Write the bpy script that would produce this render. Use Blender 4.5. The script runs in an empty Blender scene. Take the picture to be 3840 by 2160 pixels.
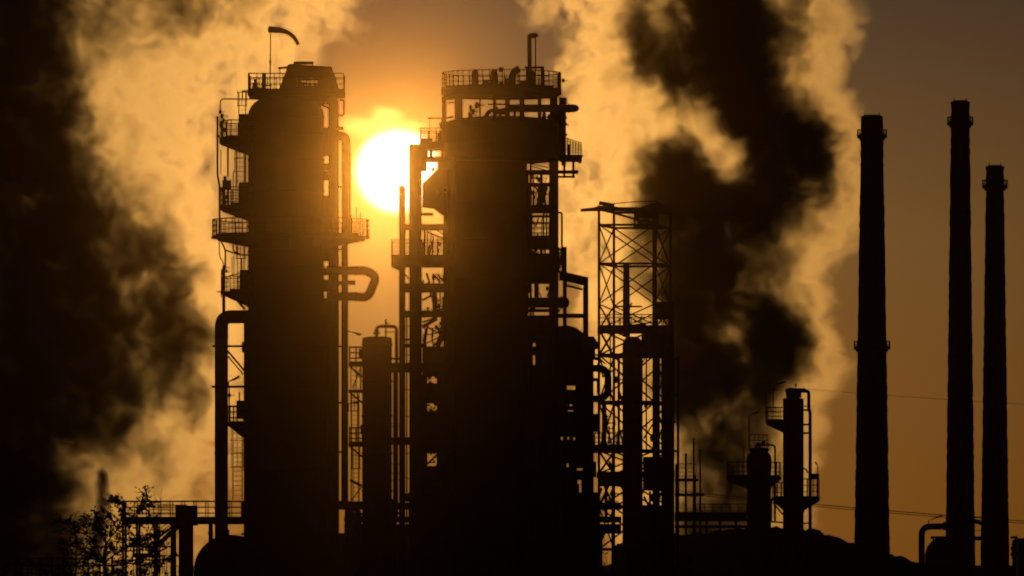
import bpy, bmesh, math, random
from mathutils import Vector, Matrix

SKY_TINT = (1.0, .80, .50, 1); SKY_STRENGTH = .05; SUN_DISC = 120.0; EXPOSURE = -5.0; SUN_E = 4.5
X = 2 ** 5.0 / .80
AUREOLE = [(.70 * X, .6, True), (.29 * X, 5.5, False)]; AUR_TOP = .03
AUR_COL = [(1.3, .47, .055, 1), (.95, .47, .125, 1), (.30, .22, .13, 1)]


scene = bpy.context.scene
COL = scene.collection
R = math.radians

# ---------------------------------------------------------------- camera: a 294 mm lens, level, 4 m above the ground
HFOV = R(7.0)
K = 2 * math.tan(HFOV / 2) / 3840          # metres per photo pixel per metre of distance
HOR = 2112                                  # image row of the horizon
CAMZ = 4.0
cam_d = bpy.data.cameras.new("camera")
cam_d.sensor_width = 36.0
cam_d.lens = 18.0 / math.tan(HFOV / 2)
cam_d.shift_y = (HOR - 1080) / 3840
cam_d.clip_start = 1.0
cam_d.clip_end = 30000
cam = bpy.data.objects.new("camera", cam_d)
COL.objects.link(cam)
cam.location = (0, 0, CAMZ)
cam.rotation_euler = (R(90), 0, 0)
scene.camera = cam


def at(px, py, Y, dy=0.0):
    """A point seen at photo pixel (px, py) when it stands Y metres away; dy shifts it in depth."""
    return Vector(((px - 1920) * K * Y, Y + dy, CAMZ + (HOR - py) * K * Y))


# ---------------------------------------------------------------- objects, names, labels
def tag(o, label=None, cat=None, group=None, kind=None):
    if label: o["label"] = label
    if cat: o["category"] = cat
    if group: o["group"] = group
    if kind: o["kind"] = kind
    return o


def thing(name, loc, label, cat, group=None):
    o = bpy.data.objects.new(name, None)
    o.empty_display_size = 0.5
    COL.objects.link(o)
    o.location = loc
    return tag(o, label, cat, group)


def wpos(o):
    p = Vector((0, 0, 0))
    while o is not None:
        p = p + o.location
        o = o.parent
    return p


# ---------------------------------------------------------------- light
SUN_PX = (1490, 640)
sdir = Vector(((SUN_PX[0] - 1920) * K, 1, (HOR - SUN_PX[1]) * K)).normalized()
SUN_EL = math.asin(sdir.z)
SUN_AZ = math.atan2(sdir.x, sdir.y)         # clockwise from +Y
sl = bpy.data.lights.new("sun", 'SUN')
sl.energy = SUN_E
sl.angle = R(0.5)
sl.color = (1.0, 0.70, 0.40)
so = bpy.data.objects.new("sun", sl)
COL.objects.link(so)
so.rotation_euler = sdir.to_track_quat('Z', 'Y').to_euler()
so.location = (0, -20, 60)

w = bpy.data.worlds.new("World")
scene.world = w
w.use_nodes = True
nt = w.node_tree
nt.nodes.clear()
N = nt.nodes.new
L = nt.links.new


def mnode(tree, op, a, b=None, c=None, clamp=False):
    n = tree.nodes.new('ShaderNodeMath')
    n.operation = op
    n.use_clamp = clamp
    for i, v in enumerate((a, b, c)):
        if v is None: continue
        if isinstance(v, (int, float)): n.inputs[i].default_value = v
        else: tree.links.new(v, n.inputs[i])
    return n.outputs[0]


sky = N('ShaderNodeTexSky')
sky.sky_type = 'NISHITA'
sky.sun_disc = False
sky.sun_elevation = SUN_EL
sky.sun_rotation = SUN_AZ
sky.altitude = 20
sky.air_density = 1.6
sky.dust_density = 5.0
sky.ozone_density = 1.0
# a dusty evening sky: the whole dome is filtered towards amber
tint = N('ShaderNodeMix'); tint.data_type = 'RGBA'; tint.blend_type = 'MULTIPLY'
tint.inputs[0].default_value = 1.0
L(sky.outputs[0], tint.inputs[6]); tint.inputs[7].default_value = SKY_TINT
bg1 = N('ShaderNodeBackground'); bg1.inputs[1].default_value = SKY_STRENGTH
L(tint.outputs[2], bg1.inputs[0])
# the sun itself: a half-degree disc in the sky, with the dust's aureole close round it
geo = N('ShaderNodeTexCoord')
dt = N('ShaderNodeVectorMath'); dt.operation = 'DOT_PRODUCT'
nrm = N('ShaderNodeVectorMath'); nrm.operation = 'NORMALIZE'
L(geo.outputs['Generated'], nrm.inputs[0])
L(nrm.outputs[0], dt.inputs[0]); dt.inputs[1].default_value = sdir
# small-angle: theta^2 = 2(1-cos)
cr = N('ShaderNodeVectorMath'); cr.operation = 'CROSS_PRODUCT'
L(nrm.outputs[0], cr.inputs[0]); cr.inputs[1].default_value = sdir
ln = N('ShaderNodeVectorMath'); ln.operation = 'LENGTH'; L(cr.outputs[0], ln.inputs[0])
th = ln.outputs['Value']                     # sine of the angle from the sun
front = mnode(nt, 'GREATER_THAN', dt.outputs['Value'], 0.0)
mr = N('ShaderNodeMapRange'); mr.interpolation_type = 'SMOOTHSTEP'
L(th, mr.inputs[0])
mr.inputs[1].default_value = R(0.325); mr.inputs[2].default_value = R(0.20)
mr.inputs[3].default_value = 0; mr.inputs[4].default_value = 1
disc = mnode(nt, 'MULTIPLY', mr.outputs[0], front)
bg2 = N('ShaderNodeBackground'); bg2.inputs[0].default_value = (1, 0.86, 0.6, 1)
L(mnode(nt, 'MULTIPLY', disc, SUN_DISC), bg2.inputs[1])
sepd = N('ShaderNodeSeparateXYZ'); L(nrm.outputs[0], sepd.inputs[0])
low = N('ShaderNodeMapRange'); low.interpolation_type = 'SMOOTHSTEP'      # the dust lies low: the glow is stronger under the sun than over it
L(mnode(nt, 'SUBTRACT', sepd.outputs['Z'], sdir.z), low.inputs[0])
low.inputs[1].default_value = R(0.9); low.inputs[2].default_value = R(-0.5)
low.inputs[3].default_value = AUR_TOP; low.inputs[4].default_value = 1.0
aur = None
for amp, sc, use_low in AUREOLE:
    e = mnode(nt, 'MULTIPLY', mnode(nt, 'EXPONENT', mnode(nt, 'DIVIDE', th, -R(sc))), amp)
    if use_low: e = mnode(nt, 'MULTIPLY', e, low.outputs[0])
    aur = e if aur is None else mnode(nt, 'ADD', aur, e)
aur = mnode(nt, 'MULTIPLY', aur, front)
hue = N('ShaderNodeValToRGB')                                              # redder near the horizon, greyer above
L(mnode(nt, 'DIVIDE', sepd.outputs['Z'], R(4.0)), hue.inputs[0])
hue.color_ramp.elements[0].color = AUR_COL[0]; hue.color_ramp.elements[1].color = AUR_COL[2]
e_ = hue.color_ramp.elements.new(.55); e_.color = AUR_COL[1]
bg3 = N('ShaderNodeBackground'); L(hue.outputs[0], bg3.inputs[0])
L(aur, bg3.inputs[1])
a1 = N('ShaderNodeAddShader'); a2 = N('ShaderNodeAddShader'); out = N('ShaderNodeOutputWorld')
L(bg1.outputs[0], a1.inputs[0]); L(bg2.outputs[0], a1.inputs[1])
L(a1.outputs[0], a2.inputs[0]); L(bg3.outputs[0], a2.inputs[1])
L(a2.outputs[0], out.inputs[0])

scene.view_settings.view_transform = 'Standard'
scene.view_settings.look = 'None'
scene.view_settings.gamma = 1
scene.view_settings.exposure = EXPOSURE
scene.cycles.volume_bounces = 0
scene.cycles.max_bounces = 4
scene.cycles.diffuse_bounces = 2
scene.cycles.transparent_max_bounces = 16
scene.cycles.use_denoising = True
scene.cycles.filter_width = 1.9


def vol_mat(name, color, dens, g, absorb=(0, 0, 0, 1)):
    m = bpy.data.materials.new(name); m.use_nodes = True
    t = m.node_tree; t.nodes.clear()
    o = t.nodes.new('ShaderNodeOutputMaterial'); p = t.nodes.new('ShaderNodeVolumePrincipled')
    p.inputs['Color'].default_value = (*color, 1)
    p.inputs['Density'].default_value = dens
    p.inputs['Anisotropy'].default_value = g
    p.inputs['Absorption Color'].default_value = absorb
    p.inputs['Density Attribute'].default_value = ''
    t.links.new(p.outputs[0], o.inputs['Volume'])
    return m, p


# ---------------------------------------------------------------- smoke: billows summed on a voxel grid by geometry nodes
def smoke(name, Y, blobs, lo, hi, vox, label, color, g, warp=((9, 2.4), (2.8, .9)), contrast=(.9, 2.2), bias=.06,
          nscale=.22, cast=(1, 1, 1), seed=0.0, dsig=1.0, ystretch=.28):
    """blobs: (px, py, sx, sy, optical depth, depth sigma m, firm, thin) of a plume Y metres away."""
    vd = bpy.data.volumes.new(name)
    ob = bpy.data.objects.new(name, vd)
    COL.objects.link(ob)
    g_ = bpy.data.node_groups.new(name, 'GeometryNodeTree')
    g_.interface.new_socket('Geometry', in_out='INPUT', socket_type='NodeSocketGeometry')
    g_.interface.new_socket('Geometry', in_out='OUTPUT', socket_type='NodeSocketGeometry')
    gn, gl = g_.nodes.new, g_.links.new
    outn = gn('NodeGroupOutput')
    pos = gn('GeometryNodeInputPosition').outputs[0]

    def vm(op, a, b=None, s=None):
        n = gn('ShaderNodeVectorMath'); n.operation = op
        for i, v in enumerate((a, b)):
            if v is None: continue
            if hasattr(v, 'is_linked') or hasattr(v, 'links'): gl(v, n.inputs[i])
            else: n.inputs[i].default_value = v
        if s is not None: n.inputs['Scale'].default_value = s
        return n

    def noise(p, size, detail, rough, off):
        n = gn('ShaderNodeTexNoise'); n.noise_dimensions = '3D'
        q = vm('ADD', vm('MULTIPLY', p, (1, ystretch, 1)).outputs[0], (off + seed, off * 1.7 - seed, off * .6)).outputs[0]
        gl(q, n.inputs['Vector'])
        n.inputs['Scale'].default_value = 1.0 / size
        n.inputs['Detail'].default_value = detail
        n.inputs['Roughness'].default_value = rough
        return n

    p = pos
    for i, (size, amp) in enumerate(warp):
        n = noise(p, size, 1.5, .5, 13.7 * (i + 1))
        d = vm('SUBTRACT', n.outputs['Color'], (.5, .5, .5)).outputs[0]
        d = vm('SCALE', d, s=amp * 2).outputs[0]
        p = vm('ADD', p, d).outputs[0]
    m_ = K * Y
    n = noise(p, 1 / nscale, 6, .64, 71.3)
    nv = mnode(g_, 'MULTIPLY', mnode(g_, 'SUBTRACT', n.outputs[0], .5), 2.0)
    n2 = noise(p, .30 / nscale, 4, .6, 33.1)
    nv = mnode(g_, 'MULTIPLY_ADD', mnode(g_, 'SUBTRACT', n2.outputs[0], .5), 1.0, nv)
    dn = None
    for kind_ in (0, 1):                       # 0: thick cores, gently mottled; 1: thin veils, torn by the noise
        total = None
        for (bx, by, sx, sy, tau, sd, box_, thin) in blobs:
            if thin != kind_: continue
            c = at(bx, by, Y, 0)
            sd *= dsig
            d = vm('SUBTRACT', p, c).outputs[0]
            d = vm('MULTIPLY', d, (1 / (sx * m_), 1 / sd, 1 / (sy * m_))).outputs[0]
            q = vm('DOT_PRODUCT', d, d).outputs['Value']
            if box_: q = mnode(g_, 'MULTIPLY', mnode(g_, 'MULTIPLY', q, q), .45)      # flatter inside, firmer edge
            x_ = mnode(g_, 'EXPONENT', mnode(g_, 'MULTIPLY', q, -.5))
            x_ = mnode(g_, 'MULTIPLY', x_, tau / (sd * 2.507))
            total = x_ if total is None else mnode(g_, 'ADD', total, x_)
        if total is None: continue
        f = mnode(g_, 'MAXIMUM', mnode(g_, 'MULTIPLY_ADD', nv, contrast[kind_], 1.0), .03)
        x_ = mnode(g_, 'MULTIPLY', total, f)
        dn = x_ if dn is None else mnode(g_, 'ADD', dn, x_)
    dn = mnode(g_, 'MAXIMUM', mnode(g_, 'SUBTRACT', dn, bias / 10), 0.0)
    vc = gn('GeometryNodeVolumeCube')
    gl(dn, vc.inputs['Density'])
    vc.inputs['Min'].default_value = lo
    vc.inputs['Max'].default_value = hi
    for i, ax in enumerate('XYZ'):
        vc.inputs['Resolution ' + ax].default_value = max(8, int((hi[i] - lo[i]) / vox[i]))
    mat, pr = vol_mat(name, color, 1.0, g)
    pr.inputs['Density Attribute'].default_value = 'density'
    sm = gn('GeometryNodeSetMaterial'); sm.inputs['Material'].default_value = mat
    gl(vc.outputs[0], sm.inputs[0]); gl(sm.outputs[0], outn.inputs[0])
    md = ob.modifiers.new('plume', 'NODES'); md.node_group = g_
    vd.materials.append(mat)
    tag(ob, label, 'smoke', None, 'stuff')
    return ob

def rows(table, dy, sd, gain=1.0, soft=0.0, thin=0):
    """Billow rows: y, then (x0, x1, optical depth) spans; soft adds a feathered skirt."""
    out_ = []
    for y, spans in table:
        for x0, x1, tau in spans:
            h_ = (x1 - x0) / 2
            out_.append(((x0 + x1) / 2, y, max(h_ * (.84 - .08 * (soft > 0)), 16), dy * .78, tau * gain, sd, True, thin))
            if soft: out_.append(((x0 + x1) / 2, y, max(h_ * .72 + 25, 16), dy * .78, tau * soft, sd * 1.25, False, thin))
    return out_


RIGHT = rows([
    (-140, [(2480, 2860, 6)]), (-40, [(2480, 2870, 6), (2310, 2440, 2)]), (60, [(2510, 2880, 6)]), (140, [(2340, 2440, 3), (2520, 2870, 6)]),
    (230, [(2350, 2560, 3), (2540, 2880, 6)]), (320, [(2480, 2640, 3), (2620, 2900, 6)]), (400, [(2680, 2960, 6)]), (480, [(2760, 2990, 6), (2960, 3110, 2.5)]),
    (570, [(2500, 2620, 4), (2800, 3000, 6), (2980, 3120, 3)]), (650, [(2430, 2690, 6), (2790, 3040, 5), (3040, 3130, 2)]), (740, [(2410, 2760, 6), (2760, 3040, 5)]), (830, [(2400, 2940, 6)]),
    (930, [(2430, 2890, 6)]), (1030, [(2440, 2880, 6)]), (1120, [(2450, 2880, 6)]), (1210, [(2480, 2640, 6), (2800, 2940, 6)]), (1300, [(2480, 2660, 6), (2830, 3010, 6)]),
    (1390, [(2500, 3000, 6)]), (1480, [(2500, 2650, 6), (2820, 2900, 4)]), (1570, [(2500, 2880, 3.6)]), (1670, [(2500, 2890, 3.6)]), (1770, [(2510, 2900, 3.6)]), (1880, [(2510, 2890, 3.6)]), (1990, [(2500, 2880, 3.6)]), (2090, [(2500, 2880, 3.6)]), (2180, [(2500, 2880, 3.6)])],
    95, 5.6, .70, .46) + rows([
    # the thin golden veil on the left and the bright billows on the right
    (-140, [(1900, 2500, .9), (2850, 3170, 1.8)]), (-40, [(1960, 2480, 1.0), (2850, 3180, 1.8), (2940, 3030, 1.2)]), (60, [(2060, 2500, 1.1), (2850, 3195, 1.8), (2930, 3040, 1.4)]), (150, [(2140, 2520, 1.1), (2850, 3190, 1.7)]),
    (240, [(2130, 2560, 1.1), (2880, 3110, 1.1)]), (330, [(2070, 2640, 1.1), (2890, 3090, 1.1)]), (430, [(2060, 2720, 1.0), (2940, 3180, 1.8)]), (530, [(2060, 2780, 1.0), (2980, 3225, 2.0)]),
    (630, [(2080, 2790, 1.0), (2990, 3235, 2.0)]), (730, [(2080, 2440, 1.0), (3000, 3225, 1.7)]), (830, [(2090, 2440, .9), (2900, 3215, 1.2)]), (930, [(2090, 2440, .9), (2880, 3170, 1.2)]),
    (1030, [(2160, 2450, .9), (2880, 3090, 1.2)]), (1130, [(2190, 2460, 1.0), (2880, 3095, 1.2)]), (1230, [(2180, 2480, 1.0), (2640, 2820, 2.0), (2930, 3070, 1.2)]), (1330, [(2190, 2490, 1.0), (2640, 2840, 2.6), (2990, 3130, 1.3)]),
    (1400, [(2200, 2500, 1.0), (2990, 3135, 1.3)]), (1490, [(2200, 2500, .9), (2640, 2830, 2.0), (2890, 3070, 1.2)]), (1600, [(2220, 2500, .9), (2880, 3060, 1.0)]), (1700, [(2250, 2500, .8), (2890, 3060, .9)]),
    (1800, [(2250, 2500, .7), (2890, 3050, .8)]), (1900, [(2250, 2500, .7), (2890, 3040, .7)]), (2020, [(2250, 2500, .7), (2890, 3030, .6)])],
    95, 5.6, .52, 0, 1)
LEFT = rows([
    (-140, [(-200, 260, 6), (230, 950, 2.4)]), (-40, [(-200, 260, 6), (240, 960, 2.2)]), (60, [(-200, 270, 6), (260, 900, 1.8)]), (150, [(-200, 275, 6), (270, 620, 1.2)]), (250, [(-200, 295, 6)]), (350, [(-200, 325, 6)]),
    (450, [(-200, 325, 6)]), (550, [(-200, 350, 6)]), (650, [(-200, 385, 6)]), (750, [(-200, 430, 6)]), (850, [(-200, 480, 6), (470, 570, 1.5)]), (950, [(-200, 540, 6), (520, 660, 1.8)]), (1050, [(-200, 560, 6), (550, 720, 2)]),
    (1150, [(-200, 580, 6), (560, 740, 2.2)]), (1250, [(-200, 640, 6), (600, 800, 2.4)]), (1350, [(-200, 600, 6), (580, 830, 2.4)]), (1450, [(-200, 540, 6), (540, 820, 2)]), (1550, [(-200, 440, 6), (430, 580, 2.2), (690, 820, 2)]),
    (1640, [(-200, 370, 6), (400, 500, 2.5)]), (1740, [(-200, 320, 6), (540, 650, 1.8)]), (1840, [(-200, 305, 6)]), (1940, [(-200, 300, 6)]), (2040, [(-200, 280, 5)]), (2110, [(-200, 280, 5)]), (2190, [(-200, 280, 5)])],
    95, 5.6, .62, .44) + rows([
    (-140, [(700, 1360, 1.3)]), (-40, [(700, 1320, 1.3)]), (60, [(560, 1270, 1.2)]), (150, [(420, 1190, 1.2)]), (250, [(300, 1120, 1.1)]), (350, [(310, 1040, 1.0)]), (450, [(320, 930, 1.0)]), (550, [(340, 860, .9)]),
    (650, [(370, 820, .9)]), (750, [(420, 790, .9)]), (850, [(470, 800, 1.0)]), (950, [(520, 815, 1.1)]), (1050, [(540, 820, 1.1)]), (1150, [(560, 830, .9)]), (1250, [(620, 840, .7)]), (1450, [(540, 860, .7)]),
    (1550, [(430, 860, 1.0)]), (1640, [(350, 860, 1.0)]), (1740, [(310, 850, 1.0)]), (1840, [(300, 840, .9)]), (1940, [(295, 840, .8)]), (2050, [(290, 840, .7)]), (2150, [(290, 840, .7)])],
    95, 5.6, .52, 0, 1)
WISP = [(383, 1785, 10, 22, 2.4, 1.2, 0, 0), (376, 1820, 13, 26, 2.6, 1.2, 0, 0), (388, 1860, 11, 30, 2.2, 1.2, 0, 0), (384, 1910, 12, 34, 2.6, 1.2, 0, 0), (376, 1960, 15, 34, 3.2, 1.2, 0, 0), (370, 2010, 18, 40, 3.2, 1.2, 0, 0), (366, 2070, 20, 40, 3.2, 1.2, 0, 0)]
SUNWISP = [(1395, 452, 46, 11, .75, 2.5, 0, 1), (1448, 424, 34, 13, .9, 2.5, 0, 1), (1340, 474, 46, 9, .5, 2.5, 0, 1), (1465, 470, 40, 9, .5, 2.5, 0, 1), (1385, 500, 60, 9, .4, 2.5, 0, 1), (1540, 455, 40, 9, .4, 2.5, 0, 1)]  # thin bright cloud over the sun, formed as a smoke volume
WP = ((10, 1.5), (3.6, 1.3), (1.25, .65))
SC = (.57, .39, .145)
SCL = (.49, .34, .13)
YR, YL = 930, 905
CT = (1.25, 2.8)
sm1 = smoke('smoke', YR, RIGHT, at(1500, 2236, YR, -13), at(3500, -220, YR, 13), (.21, .42, .21), 'broad right-hand plume with a dark core and golden edges, behind the lattice tower', SC, .945, warp=WP, contrast=CT, dsig=.5, nscale=.25, bias=.2)
sm2 = smoke('smoke', YL, LEFT, at(-250, 2236, YL, -13), at(1720, -220, YL, 13), (.21, .42, .21), 'left-hand bank of smoke, black at the picture edge and golden towards the left column', SCL, .945, warp=WP, contrast=CT, dsig=.5, nscale=.25, seed=31, bias=.2)
sm3 = smoke('smoke', 800, WISP, at(280, 2240, 800, -5), at(480, 1700, 800, 5), (.1, .2, .1), 'thin dark upright wisp of smoke behind the leafy tree at the lower left', (.5, .4, .25), .9, warp=((3, .5), (.8, .3)), contrast=(1.4, 1.6), nscale=.7, seed=5, bias=.5)
sm4 = smoke('smoke', 920, SUNWISP, at(1200, 570, 920, -8), at(1620, 320, 920, 8), (.2, .5, .2), 'small bright wisp of cloud just above the sun', SC, .95, warp=((6, 1.3), (2, .8)), contrast=(1, 2.4), nscale=.8, seed=9, bias=.03)
HZ, pz = vol_mat('haze', (.062, .030, .005), 2.2e-4, .992)
bm = bmesh.new(); bmesh.ops.create_cube(bm, size=1)
for v in bm.verts: v.co = Vector((v.co.x * 380, v.co.y * 990 + 475, v.co.z * 92 + 45))
me = bpy.data.meshes.new('haze'); bm.to_mesh(me); bm.free()
hz = bpy.data.objects.new('haze', me); COL.objects.link(hz); me.materials.append(HZ)
tag(hz, 'thin amber air filling the whole scene', 'haze', None, 'stuff')

# ---------------------------------------------------------------- mesh building
rng = random.Random(7)


class MB:
    """Collects shapes in world coordinates; build() links them as one mesh object under its parent."""
    def __init__(self):
        self.v, self.f, self.s = [], [], []

    def add(self, vs, fs, smooth=False):
        b = len(self.v)
        self.v.extend(Vector(p) for p in vs)
        for q in fs:
            self.f.append([i + b for i in q]); self.s.append(smooth)
        return self

    def box(self, a, b):
        x0, x1 = sorted((a[0], b[0])); y0, y1 = sorted((a[1], b[1])); z0, z1 = sorted((a[2], b[2]))
        vs = [(x, y, z) for z in (z0, z1) for y in (y0, y1) for x in (x0, x1)]
        return self.add(vs, [(0, 2, 3, 1), (4, 5, 7, 6), (0, 1, 5, 4), (2, 6, 7, 3), (0, 4, 6, 2), (1, 3, 7, 5)])

    def bar(self, p, q, w, h=None):
        p, q = Vector(p), Vector(q)
        h = h or w
        d = (q - p)
        if d.length < 1e-6: return self
        d.normalize()
        up = Vector((0, 1, 0)) if abs(d.y) < .9 else Vector((0, 0, 1))
        sx = d.cross(up).normalized(); sy = sx.cross(d).normalized()
        vs = [e + sx * (w / 2 * i) + sy * (h / 2 * j) for e in (p, q) for i, j in ((-1, -1), (1, -1), (1, 1), (-1, 1))]
        return self.add(vs, [(3, 2, 1, 0), (4, 5, 6, 7), (0, 1, 5, 4), (1, 2, 6, 5), (2, 3, 7, 6), (3, 0, 4, 7)])

    def tube(self, pts, r, n=10, caps=True):
        pts = [Vector(p) for p in pts]
        rs = r if isinstance(r, (list, tuple)) else [r] * len(pts)
        rings, ref = [], None
        for i, p in enumerate(pts):
            a = pts[max(i - 1, 0)]; b = pts[min(i + 1, len(pts) - 1)]
            d = (b - a).normalized()
            if ref is None: ref = Vector((0, 1, 0)) if abs(d.y) < .9 else Vector((1, 0, 0))
            ref = (ref - d * ref.dot(d)).normalized()
            o = d.cross(ref)
            rings.append([p + (ref * math.cos(t) + o * math.sin(t)) * rs[i] for t in (2 * math.pi * k / n for k in range(n))])
        vs = [q for ring in rings for q in ring]
        fs = [(i * n + k, i * n + (k + 1) % n, (i + 1) * n + (k + 1) % n, (i + 1) * n + k) for i in range(len(pts) - 1) for k in range(n)]
        self.add(vs, fs, n > 5)
        if caps:
            self.add(rings[0], [list(range(n - 1, -1, -1))]); self.add(rings[-1], [list(range(n))])
        return self

    def lathe(self, c, prof, n=32):
        """prof: (radius, z) from the bottom up, round the vertical through c."""
        vs = []
        for r, z in prof:
            vs += [(c[0] + r * math.cos(2 * math.pi * k / n), c[1] + r * math.sin(2 * math.pi * k / n), z) for k in range(n)]
        m = len(prof)
        fs = [(i * n + k, i * n + (k + 1) % n, (i + 1) * n + (k + 1) % n, (i + 1) * n + k) for i in range(m - 1) for k in range(n)]
        self.add(vs, fs, True)
        self.add(vs[:n], [list(range(n - 1, -1, -1))]); self.add(vs[-n:], [list(range(n))])
        return self

    def sector(self, c, r0, r1, a0, a1, z0, z1, n=None, z0in=None):
        """A flat ring sector; z0in lowers (or lifts) the underside at the inner edge."""
        n = n or max(3, int(abs(a1 - a0) / 10))
        zi = z0 if z0in is None else z0in
        vs = []
        for k in range(n + 1):
            t = R(a0 + (a1 - a0) * k / n); ct, st = math.cos(t), math.sin(t)
            vs += [(c[0] + r0 * ct, c[1] + r0 * st, zi), (c[0] + r1 * ct, c[1] + r1 * st, z0),
                   (c[0] + r1 * ct, c[1] + r1 * st, z1), (c[0] + r0 * ct, c[1] + r0 * st, z1)]
        fs = []
        for k in range(n):
            i = 4 * k
            for j in range(4): fs.append((i + j, i + (j + 1) % 4, i + 4 + (j + 1) % 4, i + 4 + j))
        fs += [(3, 2, 1, 0), tuple(4 * n + j for j in range(4))]
        return self.add(vs, fs)

    def prism(self, poly, y0, y1):
        """poly: (x, z) outline, swept from y0 to y1."""
        n = len(poly)
        vs = [(x, y0, z) for x, z in poly] + [(x, y1, z) for x, z in poly]
        fs = [list(range(n)), list(range(2 * n - 1, n - 1, -1))] + [(i, i + n, (i + 1) % n + n, (i + 1) % n) for i in range(n)]
        return self.add(vs, fs)

    def ball(self, c, r, nu=10, nv=6, sq=(1, 1, 1)):
        vs = []
        for i in range(nv + 1):
            a = math.pi * i / nv
            vs += [(c[0] + sq[0] * r * math.sin(a) * math.cos(2 * math.pi * k / nu), c[1] + sq[1] * r * math.sin(a) * math.sin(2 * math.pi * k / nu),
                    c[2] - sq[2] * r * math.cos(a)) for k in range(nu)]
        return self.add(vs, [(i * nu + k, i * nu + (k + 1) % nu, (i + 1) * nu + (k + 1) % nu, (i + 1) * nu + k) for i in range(nv) for k in range(nu)], True)

    def build(self, name, mat, parent=None, origin=None):
        o0 = wpos(parent) if parent is not None else Vector(origin or (0, 0, 0))
        me = bpy.data.meshes.new(name)
        me.from_pydata([p - o0 for p in self.v], [], self.f)
        bm = bmesh.new(); bm.from_mesh(me)
        bmesh.ops.recalc_face_normals(bm, faces=bm.faces)
        bm.to_mesh(me); bm.free()
        if len(self.s) == len(me.polygons): me.polygons.foreach_set('use_smooth', self.s)
        me.materials.append(mat)
        ob = bpy.data.objects.new(name, me)
        COL.objects.link(ob)
        if parent is not None: ob.parent = parent
        else: ob.location = o0
        return ob


class At:
    """Photo pixels at one distance: p(px, py, dy) is a point, s(n) a length of n pixels."""
    def __init__(self, Y): self.Y, self.m = Y, K * Y
    def p(self, px, py, dy=0.0): return at(px, py, self.Y, dy)
    def x(self, px): return (px - 1920) * self.m
    def z(self, py): return CAMZ + (HOR - py) * self.m
    def s(self, n): return n * self.m


def bend(pts, rad, n=5):
    """A polyline with its corners rounded."""
    pts = [Vector(p) for p in pts]
    out_ = [pts[0]]
    for i in range(1, len(pts) - 1):
        a, b, c = pts[i - 1], pts[i], pts[i + 1]
        u, v = (a - b), (c - b)
        r = min(rad, u.length * .49, v.length * .49)
        p, q = b + u.normalized() * r, b + v.normalized() * r
        for k in range(n + 1):
            t = k / n
            out_.append((1 - t) ** 2 * p + 2 * t * (1 - t) * b + t * t * q)
    out_.append(pts[-1])
    return out_


# ---------------------------------------------------------------- materials (real base colours; nothing lit or shaded is painted in)
def mat(name, c0, c1, scale, rough=.75, metal=0.0, bump=.15, kind='noise'):
    m = bpy.data.materials.new(name); m.use_nodes = True
    t = m.node_tree; b = t.nodes['Principled BSDF']
    tc = t.nodes.new('ShaderNodeTexCoord')
    if kind == 'brick':
        mp = t.nodes.new('ShaderNodeMapping'); t.links.new(tc.outputs['Object'], mp.inputs[0]); mp.inputs['Rotation'].default_value = (R(90), 0, 0)
        n = t.nodes.new('ShaderNodeTexBrick'); t.links.new(mp.outputs[0], n.inputs[0])
        n.inputs['Color1'].default_value = (*c0, 1); n.inputs['Color2'].default_value = (*c1, 1); n.inputs['Mortar'].default_value = (.12, .11, .1, 1)
        n.inputs['Scale'].default_value = scale
        t.links.new(n.outputs[0], b.inputs['Base Color'])
    else:
        n = t.nodes.new('ShaderNodeTexNoise'); t.links.new(tc.outputs['Object'], n.inputs['Vector'])
        n.inputs['Scale'].default_value = scale; n.inputs['Detail'].default_value = 6; n.inputs['Roughness'].default_value = .6
        cr_ = t.nodes.new('ShaderNodeValToRGB'); t.links.new(n.outputs[0], cr_.inputs[0])
        cr_.color_ramp.elements[0].position = .35; cr_.color_ramp.elements[1].position = .68
        cr_.color_ramp.elements[0].color = (*c0, 1); cr_.color_ramp.elements[1].color = (*c1, 1)
        t.links.new(cr_.outputs[0], b.inputs['Base Color'])
        bp = t.nodes.new('ShaderNodeBump'); bp.inputs['Strength'].default_value = bump; t.links.new(n.outputs[0], bp.inputs['Height'])
        t.links.new(bp.outputs[0], b.inputs['Normal'])
    b.inputs['Roughness'].default_value = rough
    b.inputs['Metallic'].default_value = metal
    b.inputs['Specular IOR Level'].default_value = .25
    return m


STEEL = mat('painted steel', (.030, .028, .026), (.055, .045, .036), 1.3)
GRATE = mat('walkway steel', (.028, .026, .025), (.05, .042, .035), 2.5)
CLAD = mat('weathered cladding', (.05, .047, .043), (.085, .075, .065), .35, rough=.6)
PIPE = mat('pipe lagging', (.04, .037, .034), (.07, .06, .05), .8, rough=.65)
RUST = mat('rusted iron', (.045, .028, .018), (.09, .045, .022), 1.8, rough=.9)
BRICK = mat('sooty brick', (.085, .045, .03), (.055, .034, .026), 1.4, rough=.95, kind='brick')
CONC = mat('stained concrete', (.09, .085, .078), (.15, .14, .125), .6, rough=.95)
EARTH = mat('dark earth', (.022, .019, .014), (.045, .04, .026), .25, rough=1)
EARTH.node_tree.nodes['Principled BSDF'].inputs['Specular IOR Level'].default_value = 0
LEAF = mat('leaf', (.02, .035, .012), (.05, .075, .025), 2.0, rough=.8)
BARK = mat('bark', (.03, .022, .016), (.06, .045, .032), 5, rough=.95)
CLOTH = mat('windsock cloth', (.06, .025, .012), (.10, .04, .016), 3, rough=.95)


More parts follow.
